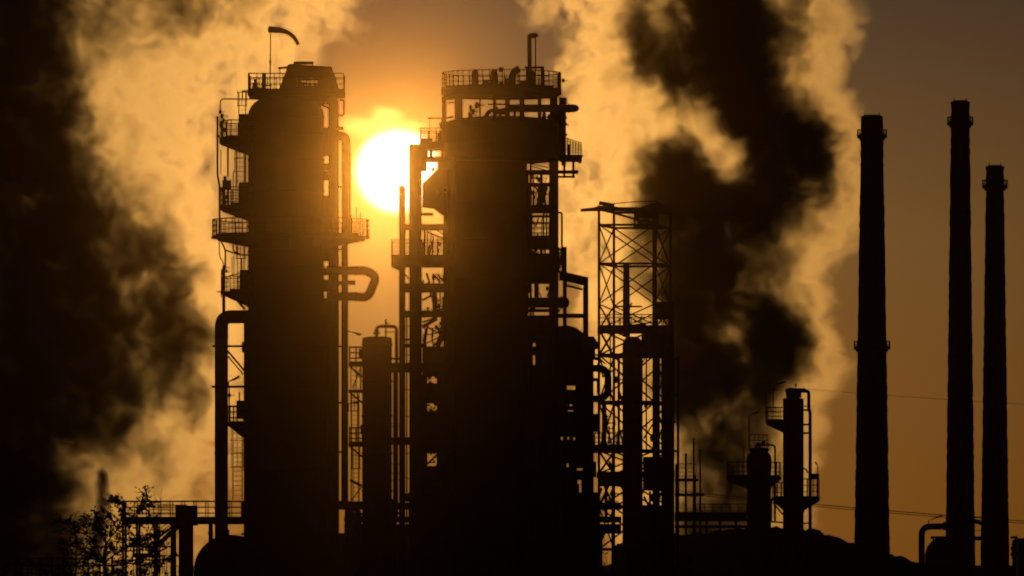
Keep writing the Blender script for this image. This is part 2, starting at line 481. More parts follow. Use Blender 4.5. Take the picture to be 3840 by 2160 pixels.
# ---------------------------------------------------------------- industrial pieces
def rail_mb(pts, h=1.15, step=.6, mids=2, w=.062, closed=False, toe=.14):
    """Posts, hand rail, middle rails and toe board along a path."""
    mb = MB()
    pts = [Vector(p) for p in pts]
    if closed: pts = pts + [pts[0]]
    up = Vector((0, 0, 1))
    for a, b in zip(pts, pts[1:]):
        n = max(1, round((b - a).length / step))
        for k in range(n + 1):
            q = a.lerp(b, k / n)
            mb.bar(q, q + up * h, w, w)
        for j in range(mids + 1):
            z = h * (j + 1) / (mids + 1)
            mb.bar(a + up * z, b + up * z, w * (1.15 if j == mids else .8))
        if toe: mb.bar(a + up * toe / 2, b + up * toe / 2, toe, .02)
    return mb


def arc(c, r, a0, a1, z, n=None):
    n = n or max(2, int(abs(a1 - a0) / 14))
    return [Vector((c[0] + r * math.cos(R(a0 + (a1 - a0) * k / n)), c[1] + r * math.sin(R(a0 + (a1 - a0) * k / n)), z)) for k in range(n + 1)]


def ring_platform(parent, c, r0, r1, a0, a1, z, thick=.2, knee=.6, h=1.15, brackets=3, full=False):
    """platform > railing, bracket: a walkway on a round vessel."""
    pl = MB().sector(c, r0 * .98, r1, a0, a1, z - thick, z).build('platform', GRATE, parent)
    pts = arc(c, r1 - .06, a0, a1, z)
    if not full:
        e0 = Vector((c[0] + r0 * math.cos(R(a0)), c[1] + r0 * math.sin(R(a0)), z))
        e1 = Vector((c[0] + r0 * math.cos(R(a1)), c[1] + r0 * math.sin(R(a1)), z))
        pts = [e0] + pts + [e1]
    rail_mb(pts, h).build('railing', STEEL, pl)
    for k in range(brackets):
        t = R(a0 + (a1 - a0) * (k + .5) / brackets)
        d = Vector((math.cos(t), math.sin(t), 0)); o = Vector((-d.y, d.x, 0)) * .05
        cc = Vector((c[0], c[1], 0)); zz = Vector((0, 0, 1))
        a = cc + d * (r0 * .98) + zz * (z - thick - .003); b = cc + d * (r1 - .1) + zz * (z - thick - .003); e = cc + d * (r0 * .98) + zz * (z - thick - knee)
        b2 = b - zz * .09
        vs = [p + o * s for s in (-1, 1) for p in (a, b, b2, e)]
        MB().add(vs, [(0, 1, 2, 3), (7, 6, 5, 4), (0, 4, 5, 1), (1, 5, 6, 2), (2, 6, 7, 3), (3, 7, 4, 0)]).build('bracket', STEEL, pl)
    return pl


def deck(parent, x0, x1, y0, y1, z, thick=.22, sides='LRFB', h=1.15, name='platform', rail=True, step=.6):
    """platform > railing: a rectangular walkway (sides: Left, Right, Front, Back)."""
    pl = MB().box((x0, y0, z - thick), (x1, y1, z)).build(name, GRATE, parent)
    if rail:
        e = .06
        c = {'LF': (x0 + e, y0 + e, z), 'RF': (x1 - e, y0 + e, z), 'RB': (x1 - e, y1 - e, z), 'LB': (x0 + e, y1 - e, z)}
        mb = MB()
        for s, a, b in (('F', 'LF', 'RF'), ('R', 'RF', 'RB'), ('B', 'RB', 'LB'), ('L', 'LB', 'LF')):
            if s in sides:
                r_ = rail_mb([c[a], c[b]], h, step)
                mb.add(r_.v, r_.f)
        mb.build('railing', STEEL, pl)
    return pl


def ladder(parent, p, top, w=.5, cage=True, face=-1):
    """ladder: two stringers, rungs and safety hoops; face is the side (y) the climber stands on."""
    mb = MB(); p = Vector(p)
    for s in (-1, 1): mb.bar(p + Vector((s * w / 2, 0, 0)), Vector((p.x + s * w / 2, p.y, top)), .06)
    n = int((top - p.z) / .32)
    for k in range(1, n):
        z = p.z + k * .32
        mb.bar((p.x - w / 2, p.y, z), (p.x + w / 2, p.y, z), .03)
    ob = mb.build('ladder', STEEL, parent)
    if cage and top - p.z > 2.6:
        cg = MB(); z = p.z + 2.2
        while z < top + .2:
            hoop = [Vector((p.x + w * .75 * math.cos(t), p.y + face * w * 1.3 * math.sin(t), z)) for t in [math.pi * k / 6 for k in range(7)]]
            for a, b in zip(hoop, hoop[1:]): cg.bar(a, b, .05)
            z += .9
        for k in (1, 3, 5):
            t = math.pi * k / 6
            q = Vector((p.x + w * .75 * math.cos(t), p.y + face * w * 1.3 * math.sin(t), 0))
            cg.bar((q.x, q.y, p.z + 2.2), (q.x, q.y, top + .2), .04)
        cg.build('safety_cage', STEEL, ob)
    return ob


def flange(parent, p, axis, r, t=.12):
    a = Vector(axis).normalized() * t / 2
    return MB().tube([Vector(p) - a, Vector(p) + a], r, 14).build('flange', STEEL, parent)


def valve(parent, p, s=.3, axis=(0, 0, 1)):
    """valve: a bulged body with two flanges, a stem and a hand wheel."""
    p = Vector(p); ax = Vector(axis)
    o = Vector((1, 0, 0)) if abs(ax.z) > .5 else Vector((0, 0, 1))
    mb = MB().ball(p, s * .55, 8, 6)
    for k in (-1, 1): mb.tube([p + ax * k * s * .5, p + ax * k * s * .68], s * .5, 10)
    mb.tube([p, p + o * s * 1.5], s * .12, 6)
    mb.tube([p + o * s * 1.45, p + o * s * 1.55], s * .45, 12)
    return mb.build('valve', RUST, parent)


def lamp(base, h, reach, label, droop=.35, head=.75):
    """A floodlight: pole, arm and a slanting head (top-level: it can be lifted off what carries it)."""
    t = thing('floodlight', base, label, 'lamp', 'floodlights about the plant')
    b = Vector(base); up = Vector((0, 0, 1))
    MB().tube([b, b + up * h], .045, 8).build('pole', STEEL, t)
    a0 = b + up * (h - .05); a1 = a0 + Vector((reach * .35, 0, abs(reach) * .35 * droop))
    MB().tube([a0, a1], .035, 6).build('arm', STEEL, t)
    sgn = 1 if reach > 0 else -1
    e = a1 + Vector((sgn * head, 0, head * droop))
    hd = MB(); hd.bar(a1, e, .10, .26); hd.bar(a1.lerp(e, .35) - up * .06, a1.lerp(e, .95) - up * .06, .1, .2)
    hd.build('lamp_head', STEEL, t)
    return t


def fill_mb(x0, x1, z0, z1, y0, y1, holes):
    """A slab with rectangular openings right through it (all in metres)."""
    zs = sorted({z0, z1, *[h[i] for h in holes for i in (2, 3) if z0 < h[i] < z1]})
    mb = MB()
    for a, b in zip(zs, zs[1:]):
        c = (a + b) / 2
        cut = sorted((max(h[0], x0), min(h[1], x1)) for h in holes if h[2] < c < h[3])
        x = x0
        for u, v in cut:
            if u > x + 1e-4: mb.box((x, y0, a), (u, y1, b))
            x = max(x, v)
        if x < x1 - 1e-4: mb.box((x, y0, a), (x1, y1, b))
    return mb

# ================================================================ the left column
T = At(564)
CX = 1073
c0 = T.p(CX, HOR, 0); c0.z = 0
col = thing('distillation_column', c0, 'widest left column with domed shoulders and a hooded top deck, left of the sun', 'column', 'process columns')
zr = T.s
shell = MB().lathe(c0, [(zr(159), 0), (zr(159), T.z(1215)), (zr(156), T.z(1190)), (zr(143), T.z(1172)), (zr(143), T.z(432)), (zr(140), T.z(416)),
                        (zr(132), T.z(400)), (zr(118), T.z(384)), (zr(98), T.z(372)), (zr(80), T.z(366))], 48).build('shell', CLAD, col)
bands = [1110, 1000, 945, 850, 720, 600, 500, 440]
for py in bands:
    MB().lathe(c0, [(zr(143.5), T.z(py + 2.5)), (zr(145.5), T.z(py + 2)), (zr(145.5), T.z(py - 2)), (zr(143.5), T.z(py - 2.5))], 48).build('stiffening_ring', CLAD, shell)
for py in (1300, 1452, 1590, 1760):
    MB().lathe(c0, [(zr(159.5), T.z(py + 3)), (zr(162), T.z(py + 2)), (zr(162), T.z(py - 2)), (zr(159.5), T.z(py - 3))], 48).build('stiffening_ring', CLAD, shell)

# top deck, hood over it
tp = deck(col, T.x(932), T.x(1294), 564 - 2.5, 564 + 2.5, T.z(347), zr(15))
MB().prism([(T.x(975), T.z(362.5)), (T.x(1245), T.z(362.5)), (T.x(1215), T.z(384)), (T.x(1010), T.z(380))], 564 - 1.7, 564 + 1.7).build('deck_support', STEEL, tp)
MB().bar(T.p(912, 345, -1.2), T.p(945, 346, -1.2), .09).build('outrigger', STEEL, tp)
MB().tube([T.p(912, 345, -1.2), T.p(912, 371, -1.2)], .03, 6).build('drain_pipe', PIPE, col)
hood = MB()
hood.prism([(T.x(1078), T.z(258)), (T.x(1098), T.z(246)), (T.x(1246), T.z(254)), (T.x(1252), T.z(276)), (T.x(1250), T.z(296)), (T.x(1085), T.z(296))], 564 - 1.6, 564 + 1.6)
hd = hood.build('hood', CLAD, col)
for y0 in (-1.62, 1.32):
    lg = MB(); lg.prism([(T.x(1046), T.z(346.8)), (T.x(1080), T.z(257)), (T.x(1112), T.z(296.2)), (T.x(1108), T.z(346.8))], 564 + y0, 564 + y0 + .3)
    lg.build('leg', STEEL, hd)
    lg = MB(); lg.prism([(T.x(1190), T.z(346.8)), (T.x(1196), T.z(296.2)), (T.x(1251), T.z(280)), (T.x(1258), T.z(290)), (T.x(1276), T.z(346.8))], 564 + y0, 564 + y0 + .3)
    lg.build('leg', STEEL, hd)
cl = MB().box(T.p(1101, 241, -.35), T.p(1176, 231, .35)); cl.build('lifting_beam', STEEL, hd)
for px in (1112, 1172): MB().bar(T.p(px, 250, 0), T.p(px, 241, 0), .07).build('post', STEEL, hd)
MB().bar(T.p(1042, 254, .4), T.p(1078, 252, .4), .15).build('cantilever', STEEL, hd)
MB().bar(T.p(1049, 347, .4), T.p(1049, 256, .4), .06).build('post', STEEL, hd)
MB().ball(T.p(1094, 249, -.4), .22, 8, 6, (1.4, 1, .7)).build('pulley', RUST, hd)
for px, h, y in ((1120, 60, -1), (1135, 40, .6), (1150, 52, -.3), (1162, 30, 1), (1207, 46, .2), (1183, 34, -1.2)):
    MB().tube([T.p(px, 347, y), T.p(px, 347 - h, y)], .06 if h > 45 else .12, 8).build('vent_pipe', PIPE, col)
MB().tube([T.p(1108, 326, .2), T.p(1200, 326, .2)], .11, 8).build('header_pipe', PIPE, col)
MB().tube([T.p(1108, 338, .9), T.p(1200, 338, .9)], .16, 8).build('header_pipe', PIPE, col)
valve(col, T.p(958, 333, -1), .42); valve(col, T.p(988, 318, .8), .34); valve(col, T.p(1123, 312, -.6), .3); valve(col, T.p(1214, 308, .3), .3)
MB().tube([T.p(958, 347, -1), T.p(958, 300, -1)], .09, 8).build('vent_pipe', PIPE, col)
MB().tube([T.p(988, 347, .8), T.p(988, 274, .8)], .13, 8).build('vent_pipe', PIPE, col)

rail_mb([T.p(1104, 347, -2), T.p(1220, 347, -2)], zr(52), .35, 3, .07).build('inner_railing', STEEL, tp)
# walkways on the column
p1 = ring_platform(col, c0, zr(143), zr(251), 150, 216, T.z(523), .3, .8, zr(66), 3)
p2 = ring_platform(col, c0, zr(143), zr(247), 148, 214, T.z(772), .3, .75, zr(66), 3)
c3 = c0 + Vector((zr(17), 0, 0))
p3 = ring_platform(col, c3, zr(150), zr(297), 0, 360, T.z(887), .14, .65, zr(62), 10, full=True)
MB().bar(T.p(790, 893, 0), T.p(830, 893, 0), .08).build('outrigger', STEEL, p3)
p4 = ring_platform(col, c0, zr(143), zr(246), 152, 212, T.z(1094), .16, .9, zr(54), 2)
MB().bar(T.p(816, 1095, -.3), T.p(850, 1095, -.3), .08).build('outrigger', STEEL, p4)
p5 = ring_platform(col, c0, zr(159), zr(222), 150, 215, T.z(1588), .2, .8, zr(64), 2)
for px0, px1, a, b in ((897, 935, 428, 560), (897, 935, 684, 770), (900, 935, 1012, 1110), (888, 916, 1502, 1572), (908, 918, 1282, 1322)):
    MB().tube([T.p(px0, (a + b) / 2, -.4), T.p(px1, (a + b) / 2, -.4)], [zr((b - a) / 2)] * 2, 20).build('manway', CLAD, col)
ladder(col, T.p(902, 770, -.9), T.z(540), .55)
ladder(col, T.p(896, 887, -.9), T.z(772), .5)
ladder(col, T.p(904, 1094, -.8), T.z(890), .45)
ladder(col, T.p(892, 1875, -.7), T.z(1588), .62)
ladder(col, T.p(910, 523, -.9), T.z(350), .45)
for pts, r in (
    ([(985, 372, 0), (826, 371, 0), (826, 425, 0)], .045), ([(815, 436, .2), (815, 660, .2), (823, 690, .2), (823, 905, .2)], .07),
    ([(855, 540, -.2), (855, 662, -.2)], .06), ([(827, 560, .5), (827, 650, .5)], .035), ([(888, 540, .6), (888, 690, .6)], .03), ([(920, 540, .4), (920, 690, .4)], .05),
    ([(876, 640, -.5), (876, 772, -.5)], .03), ([(828, 902, 0), (846, 938, 0), (844, 1000, 0)], .055), ([(822, 905, .3), (822, 962, .3), (838, 985, .3), (838, 1010, .3)], .035),
    ([(846, 938, .1), (897, 956, .1), (930, 956, .1)], .05), ([(890, 955, -.1), (890, 925, -.1)], .06), ([(839, 998, .1), (839, 1172, .1)], .11),
    ([(875, 890, -.3), (875, 945, -.3), (900, 952, -.3)], .05), ([(871, 962, -.2), (871, 1034, -.2)], .03), ([(878, 958, -.2), (878, 1094, -.2)], .03), ([(831, 1010, -.4), (831, 1115, -.4)], .04),
    ([(866, 1107, 0), (880, 1118, 0), (925, 1118, 0)], .05), ([(872, 1106, .2), (918, 1160, .2)], .08), ([(905, 970, 0), (905, 1094, 0)], .06), ([(858, 1035, -.4), (906, 1026, -.4)], .035),
    ([(815, 500, -.1), (826, 520, -.1)], .05), ([(848, 455, .1), (848, 523, .1)], .05), ([(826, 700, .2), (838, 730, .2)], .05)):
    MB().tube(bend([T.p(*q) for q in pts], .25, 3), r, 8).build('small_bore_pipe', PIPE, col)
for (px, py, s) in ((826, 420, .2), (833, 436, .26), (828, 466, .24), (839, 452, .2), (843, 486, .22), (843, 1003, .22), (838, 1022, .25), (850, 1016, .16), (838, 1046, .22), (844, 758, .22), (850, 740, .2)):
    valve(col, T.p(px, py, rng.uniform(-.3, .3)), s)
eq = MB().box(T.p(834, 712, -.45), T.p(867, 676, .35)); eq.box(T.p(838, 678, -.3), T.p(850, 661, .2)); eq.build('instrument_box', STEEL, col)
for px in (842, 856): MB().bar(T.p(px, 771, 0), T.p(px, 712, 0), .13).build('box_stand', STEEL, col)

# pipes down the right flank
MB().tube(bend([T.p(1226, 372, 0), T.p(1251, 376, 0), T.p(1251, HOR, 0) - Vector((0, 0, CAMZ))], .3), zr(21), 18).build('riser_pipe', PIPE, col)
MB().bar(T.p(1180, 384, -.5), T.p(1236, 408, -.5), .16).build('pipe_support', STEEL, col)
MB().bar(T.p(1228, 392, -.4), T.p(1190, 388, -.4), .1).build('pipe_support', STEEL, col)
for a, b, y in ((478, 586, 0), (612, 638, .2), (676, 640, .3), (734, 980, 0), (1004, 1032, .2), (1048, 1094, .1), (1118, 1392, 0)):
    MB().box(T.p(1213, a, y - .3), T.p(1233, b, y + .3)).build('cable_tray', STEEL, col)
MB().tube(bend([T.p(1254, 509, .5), T.p(1297, 509, .5), T.p(1298, 890, .5)], .65, 7), zr(18), 16).build('overhead_pipe', PIPE, col)
MB().tube([T.p(1292, 880, .5), T.p(1292, 1895, .5)], zr(13.5), 14).build('overhead_pipe', PIPE, col)
for py in (700, 935, 1298, 1510, 1695): MB().bar(T.p(1245, py, .4), T.p(1300, py, .4), .14).build('pipe_support', STEEL, col)
lp = bend([T.p(1225, 1016, -.6), T.p(1378, 1016, -.6), T.p(1412, 1040, -.6), T.p(1380, 1118, -.6), T.p(1330, 1113, -.6), T.p(1225, 1113, -.6)], .55, 6)
ln_ = MB().tube(lp, zr(17), 18).build('loop_pipe', PIPE, col)
for px, py in ((1335, 1016), (1335, 1113)): flange(ln_, T.p(px, py, -.6), (1, 0, 0), zr(19))
MB().bar(T.p(1262, 1062, -.3), T.p(1318, 1060, -.3), .3).build('pipe_support', STEEL, col)
MB().box(T.p(1314, 1069, -.5), T.p(1333, 1052, 0)).build('instrument_box', STEEL, col)
MB().tube(bend([T.p(1272, 376, -.2), T.p(1290, 376, -.2), T.p(1290, 432, -.2), T.p(1266, 434, -.2)], .12), .08, 8).build('small_bore_pipe', PIPE, col)
MB().tube([T.p(1262, 482, -.2), T.p(1290, 482, -.2)], .13, 8).build('stub_pipe', PIPE, col)
for px, a, b in ((1224, 1390, 2000), (1320, 806, 887), (1338, 780, 887), (1353, 800, 887)):
    MB().tube([T.p(px, a, -1.5), T.p(px, b, -1.5)], .05, 6).build('small_bore_pipe', PIPE, col)
# skirt props either side of the gap at the foot
MB().bar(T.p(1216, 1882, .8), T.p(1262, 1952, .8), .35).build('pipe_support', STEEL, col)
MB().bar(T.p(1262, 1900, .8), T.p(1252, 2010, .8), .2).build('pipe_support', STEEL, col)

# windsock on the top deck
ws = thing('windsock', T.p(1014, 347, -.5), 'dark windsock drooping to the right from a thin mast on the left column', 'windsock')
MB().tube([T.p(1014, 347, -.5), T.p(1014, 270, -.5), T.p(1016, 105, -.5)], [.05, .045, .03], 8).build('mast', STEEL, ws)
MB().tube([T.p(1014, 240, -.5), T.p(1014, 228, -.5)], .07, 8).build('clamp', STEEL, ws)
sk = [(1010, 112), (1030, 113), (1050, 114), (1068, 119), (1085, 127), (1100, 139), (1110, 151), (1118, 167)]
rr = [12, 12, 11, 9.5, 8, 7.5, 7, 6.5]
sock = MB().tube([T.p(x, y, -.5 + .2 * math.sin(i)) for i, (x, y) in enumerate(sk)], [zr(r) for r in rr], 14).build('sock', CLOTH, ws)
MB().tube([T.p(1009, 112, -.5), T.p(1012, 112, -.5)], zr(12.8), 16).build('hoop', STEEL, sock)

# the fat elbowed pipe on its left
tl = thing('transfer_pipe', T.p(831, HOR, .6) - Vector((0, 0, CAMZ)), 'fat vertical pipe bending over into the left flank of the widest left column', 'pipe')
MB().tube(bend([T.p(935, 1187, .6), T.p(830, 1187, .6), T.p(829, 1260, .6), T.p(829, HOR, .6) - Vector((0, 0, CAMZ))], 1.15, 10), zr(25), 20).build('pipe', PIPE, tl)
for py in (1262, 1700, 1905): flange(tl, T.p(829, py, .6), (0, 0, 1), zr(27.5))
MB().bar(T.p(796, 1298, .1), T.p(918, 1298, .1), .14).build('support_beam', STEEL, tl)
MB().bar(T.p(850, 1312, .1), T.p(918, 1392, .1), .13).build('brace', STEEL, tl)
MB().bar(T.p(848, 1328, .1), T.p(912, 1404, .1), .09).build('brace', STEEL, tl)
MB().bar(T.p(793, 1450, .1), T.p(918, 1450, .1), .16).build('support_beam', STEEL, tl)
MB().bar(T.p(850, 1589, .1), T.p(912, 1640, .1), .1).build('brace', STEEL, tl)
for px, a, b in ((860, 1452, 1590), (898, 1470, 1510)): MB().tube([T.p(px, a, -.2), T.p(px, b, -.2)], .05, 6).build('small_bore_pipe', PIPE, tl)
valve(tl, T.p(861, 1483, -.2), .2)
lamp(T.p(858, 1450, -.6), .35, .35, 'short floodlight on the bracket between the fat elbowed pipe and the left column', .55, .62)
lamp(T.p(1303, 1262, -.1), .42, 1.2, 'floodlight reaching right from the left column over the slim column beside it', -.25, .5)
lamp(T.p(1306, 1545, -.1), .6, .5, 'floodlight pointing at the slim column from its ladder, halfway up', .2, .5)

# ================================================================ the slim column between the two big ones
S = At(569)
sc0 = S.p(1414, HOR, 0); sc0.z = 0
sc = thing('slim_column', sc0, 'slim flat-topped column with a hooped pipe on top, between the two big towers', 'column', 'process columns')
MB().lathe(sc0, [(S.s(56), 0), (S.s(56), S.z(1275)), (S.s(53), S.z(1266)), (S.s(30), S.z(1262))], 32).build('shell', CLAD, sc)
for py in (1292, 1430, 1560, 1700, 1840): MB().lathe(sc0, [(S.s(56.3), S.z(py + 3)), (S.s(59), S.z(py + 2)), (S.s(59), S.z(py - 2)), (S.s(56.3), S.z(py - 3))], 32).build('stiffening_ring', CLAD, sc)
MB().tube(bend([S.p(1412, 1268, 0), S.p(1412, 1224, 0), S.p(1487, 1224, 0), S.p(1487, 1960, 0)], .3, 6), S.s(6.5), 12).build('hoop_pipe', PIPE, sc)
flange(sc, S.p(1412, 1250, 0), (0, 0, 1), S.s(13)); flange(sc, S.p(1412, 1240, 0), (0, 0, 1), S.s(10))
MB().tube([S.p(1447, 1266, .2), S.p(1447, 1196, .2)], .05, 8).build('mast', STEEL, sc)
valve(sc, S.p(1447, 1212, .2), .18)
MB().bar(S.p(1440, 1245, .1), S.p(1487, 1245, .1), .06).build('pipe_support', STEEL, sc)
for py, h, x0 in ((1364, 62, 1308), (1462, 0, 1308), (1664, 60, 1308), (1880, 0, 1308)):
    pl = deck(sc, S.x(x0), S.x(1362), 569 - 1.1, 569 + 1.1, S.z(py), .2, 'LFB', S.s(h) if h else 1.1, rail=bool(h), step=.5)
    MB().bar(S.p(x0 + 6, py + 12, -.6), S.p(1360, py + 50, -.6), .13).build('bracket', STEEL, pl)
MB().bar(S.p(1312, 1372, .6), S.p(1352, 1418, .6), .08).build('brace', STEEL, sc)
MB().bar(S.p(1352, 1376, .6), S.p(1322, 1456, .6), .08).build('brace', STEEL, sc)
MB().bar(S.p(1312, 1800, .6), S.p(1356, 1822, .6), .18).build('brace', STEEL, sc)
MB().bar(S.p(1356, 1825, .6), S.p(1316, 1878, .6), .07).build('brace', STEEL, sc)
ladder(sc, S.p(1330, 1664, -.5), S.z(1462), .4); ladder(sc, S.p(1336, 1880, -.5), S.z(1664), .4); ladder(sc, S.p(1326, 1462, -.5), S.z(1364), .36, False)
for px, py, a in ((1345, 1325, 1305), (1352, 1610, 1560)): MB().tube([S.p(px, py, 0), S.p(1362, py, 0)], S.s(18), 16).build('manway', CLAD, sc)
for px, a, b in ((1317, 1462, 1880), (1345, 1480, 1880), (1352, 1364, 1462)): MB().tube([S.p(px, a, .4), S.p(px, b, .4)], .05, 6).build('small_bore_pipe', PIPE, sc)
for py in (1345, 1380, 1650, 1925): MB().bar(S.p(1466, py, .2), S.p(1497, py, .2), .3 if py == 1380 else .16).build('pipe_support', STEEL, sc)
for px, y in ((1476, .9), (1482, -.7)): MB().tube([S.p(px, 1390, y), S.p(px, 1960, y)], .06, 8).build('small_bore_pipe', PIPE, sc)
for py in (1590, 1600, 1740, 1775, 1800): MB().bar(S.p(1468, py, -.7), S.p(1497, py, -.7), .07).build('pipe_support', STEEL, sc)

# ================================================================ the right tower: reactor vessel with its head deck
Rv = At(568)
rx = 1838
r0 = Rv.p(rx, HOR, 0); r0.z = 0
s = Rv.s
rv = thing('reactor_vessel', r0, 'largest right tower with a railed round head deck carrying four domed vents', 'reactor', 'process columns')
MB().lathe(r0, [(s(138), 0), (s(138), Rv.z(640)), (s(140), Rv.z(606))], 48).build('shell', CLAD, rv)
hc = Rv.p(1880, HOR, 0); hc.z = 0
head = MB().lathe(hc, [(s(160), Rv.z(610)), (s(214), Rv.z(604)), (s(216), Rv.z(470)), (s(205), Rv.z(456)), (s(170), Rv.z(446)), (s(90), Rv.z(438)), (s(30), Rv.z(436))], 48).build('head', CLAD, rv)
for py in (600, 540, 480): MB().lathe(hc, [(s(216.3), Rv.z(py + 3)), (s(219), Rv.z(py + 2)), (s(219), Rv.z(py - 2)), (s(216.3), Rv.z(py - 3))], 48).build('stiffening_ring', CLAD, head)
for py in (760, 900, 1040, 1180): MB().lathe(r0, [(s(138.3), Rv.z(py + 3)), (s(141), Rv.z(py + 2)), (s(141), Rv.z(py - 2)), (s(138.3), Rv.z(py - 3))], 48).build('stiffening_ring', CLAD, rv)
hdk = MB().lathe(hc, [(s(210), Rv.z(364)), (s(226), Rv.z(356)), (s(226), Rv.z(334))], 40).build('head_deck', GRATE, rv)
rail_mb(arc(hc, s(223), 0, 345, Rv.z(334), 24), s(60), .45, 2, .06).build('railing', STEEL, hdk)
for k, (px, py, w_) in enumerate(((1655, 470, .3), (1652, 500, .22), (1657, 520, .3), (2106, 470, .3), (2110, 520, .25), (2108, 560, .3), (1976, 720, .3), (1980, 830, .25), (1978, 1000, .3), (1976, 1090, .25))):
    valve(rv, Rv.p(px, py, -.4), w_)
for px, a, b, r_ in ((1660, 446, 604, .12), (2098, 440, 604, .14), (1978, 640, 1180, .1), (1984, 700, 1100, .06)):
    MB().tube([Rv.p(px, a, -.6), Rv.p(px, b, -.6)], r_, 8).build('side_pipe', PIPE, rv)
# the closing rail at the right rises in a taller gate
MB().bar(Rv.p(2099, 334, -.4), Rv.p(2099, 270, -.4), .09).build('gate_post', STEEL, hdk)
MB().bar(Rv.p(2092, 334, .6), Rv.p(2092, 272, .6), .09).build('gate_post', STEEL, hdk)
valve(rv, Rv.p(2112, 302, 0), .2)
for px, w_, y in ((1665, 18, 0), (1720, 30, -2.6), (1722, 26, 2.8), (1855, 14, -3.9), (1903, 20, 3.9), (1958, 18, -3.7), (2024, 14, 2.6), (2076, 30, -1.2), (2102, 12, .6), (1957, 20, 3.5)):
    MB().bar(Rv.p(px, 466, y), Rv.p(px, 362, y), s(w_), s(w_) * .8).build('leg', STEEL, rv)
for pts, wd in (([(1660, 372, 0), (1722, 372, -2.6)], .2), ([(1722, 372, -2.6), (1855, 372, -3.9)], .2), ([(1855, 370, -3.9), (1958, 370, -3.7)], .2), ([(1958, 370, -3.7), (2076, 370, -1.2)], .2),
                ([(1828, 394, -1), (1905, 394, -1)], .13), ([(1680, 383, 1), (1715, 378, 1)], .1), ([(1660, 448, -.5), (1700, 440, -.5)], .12)):
    MB().bar(Rv.p(*pts[0]), Rv.p(*pts[1]), wd).build('beam', STEEL, rv)
for px, top in ((1782, 259), (1853, 259)):
    q = Rv.p(px, 334, -.3)
    MB().lathe((q.x, q.y, 0), [(s(14), Rv.z(334.2)), (s(14), Rv.z(275)), (s(12), Rv.z(267)), (s(8), Rv.z(262)), (s(2), Rv.z(top))], 16).build('domed_vent', PIPE, rv)
MB().tube(bend([Rv.p(1922, 334, -.3), Rv.p(1922, 272, -.3), Rv.p(1948, 258, -.3)], .35, 5), s(13.5), 14).build('domed_vent', PIPE, rv)
MB().tube([Rv.p(1992, 334, -.3), Rv.p(1992, 268, -.3)], s(14), 14).build('domed_vent', PIPE, rv)
for px in (1879, 1938): MB().box(Rv.p(px - 9, 268, .2), Rv.p(px + 9, 251, .7)).build('junction_box', STEEL, rv); MB().bar(Rv.p(px + 4, 334, .5), Rv.p(px + 4, 266, .5), .08).build('box_stand', STEEL, rv)
MB().bar(Rv.p(1888, 330, .3), Rv.p(1918, 290, .3), .3).build('chute', STEEL, rv)
for px, py, q in ((1822, 322, .55), (1960, 322, .5), (1880, 318, .4), (1900, 308, .35), (1975, 315, .35), (1838, 326, .4)): valve(rv, Rv.p(px, py, rng.uniform(-1, 1)), q)
vp = MB().tube(bend([Rv.p(1990, 334, -.8), Rv.p(1986, 240, -.8), Rv.p(1985, 134, -.8), Rv.p(2010, 134, -.8), Rv.p(2012, 142, -.8)], .16, 4), s(8.5), 14).build('vent_stack', PIPE, rv)
MB().box(Rv.p(1990, 146, -1.0), Rv.p(2010, 128, -.6)).build('outlet', PIPE, vp)
MB().tube([Rv.p(2008, 334, -.8), Rv.p(2008, 140, -.8)], s(2.6), 8).build('guy_rod', STEEL, rv)
gb = MB().bar(Rv.p(1967, 255, -.4), Rv.p(2041, 254, -.4), .15).build('lifting_beam', STEEL, rv)
for px, w_ in ((1976, .1), (2034, .26)): MB().bar(Rv.p(px, 334, -.4), Rv.p(px, 256, -.4), w_).build('post', STEEL, gb)
for k in range(4): MB().bar(Rv.p(2012, 266 + k * 16, -.4), Rv.p(2034, 266 + k * 16, -.4), .07).build('rung', STEEL, gb)
# pipes and valves between deck and head
for i in range(9): valve(rv, Rv.p(1764 + rng.uniform(-10, 26), 392 + i * 6, rng.uniform(-1, 1)), rng.uniform(.22, .34))
MB().tube(bend([Rv.p(1820, 440, -.6), Rv.p(1838, 414, -.6), Rv.p(1866, 420, -.6), Rv.p(1900, 412, -.6)], .5), .16, 10).build('small_bore_pipe', PIPE, rv)
MB().tube([Rv.p(1800, 440, .3), Rv.p(1800, 364, .3)], .07, 8).build('small_bore_pipe', PIPE, rv)
MB().tube([Rv.p(1878, 436, .3), Rv.p(1860, 398, .3)], .09, 8).build('small_bore_pipe', PIPE, rv)
MB().tube(bend([Rv.p(1850, 440, -.5), Rv.p(1856, 426, -.5), Rv.p(1905, 426, -.5)], .3), .12, 8).build('small_bore_pipe', PIPE, rv)
for px in (2040, 2060): valve(rv, Rv.p(px, 440, 0), .3)
# right-hand head platform and what hangs below it
rp = MB().box(Rv.p(2098, 604, -1.6), Rv.p(2182, 584, 1.6)).build('platform', GRATE, rv)
rl = MB()
for y in (-1.5, 1.5):
    a, b = Rv.p(2118, 522, y), Rv.p(2179, 540, y)
    for k in range(7):
        q = a.lerp(b, k / 6); rl.bar((q.x, q.y, Rv.z(584)), q, .06)
    for f in (1, .66, .33): rl.bar(Vector((a.x, a.y, Rv.z(584) + (a.z - Rv.z(584)) * f)), Vector((b.x, b.y, Rv.z(584) + (b.z - Rv.z(584)) * f)), .06)
for f in (1, .66, .33):
    z = Rv.z(584) + (Rv.z(540) - Rv.z(584)) * f; rl.bar((Rv.x(2179), 568 - 1.5, z), (Rv.x(2179), 568 + 1.5, z), .06)
rl.build('railing', STEEL, rp)
MB().box(Rv.p(2128, 584, -.5), Rv.p(2140, 545, .5)).build('instrument_box', STEEL, rv)
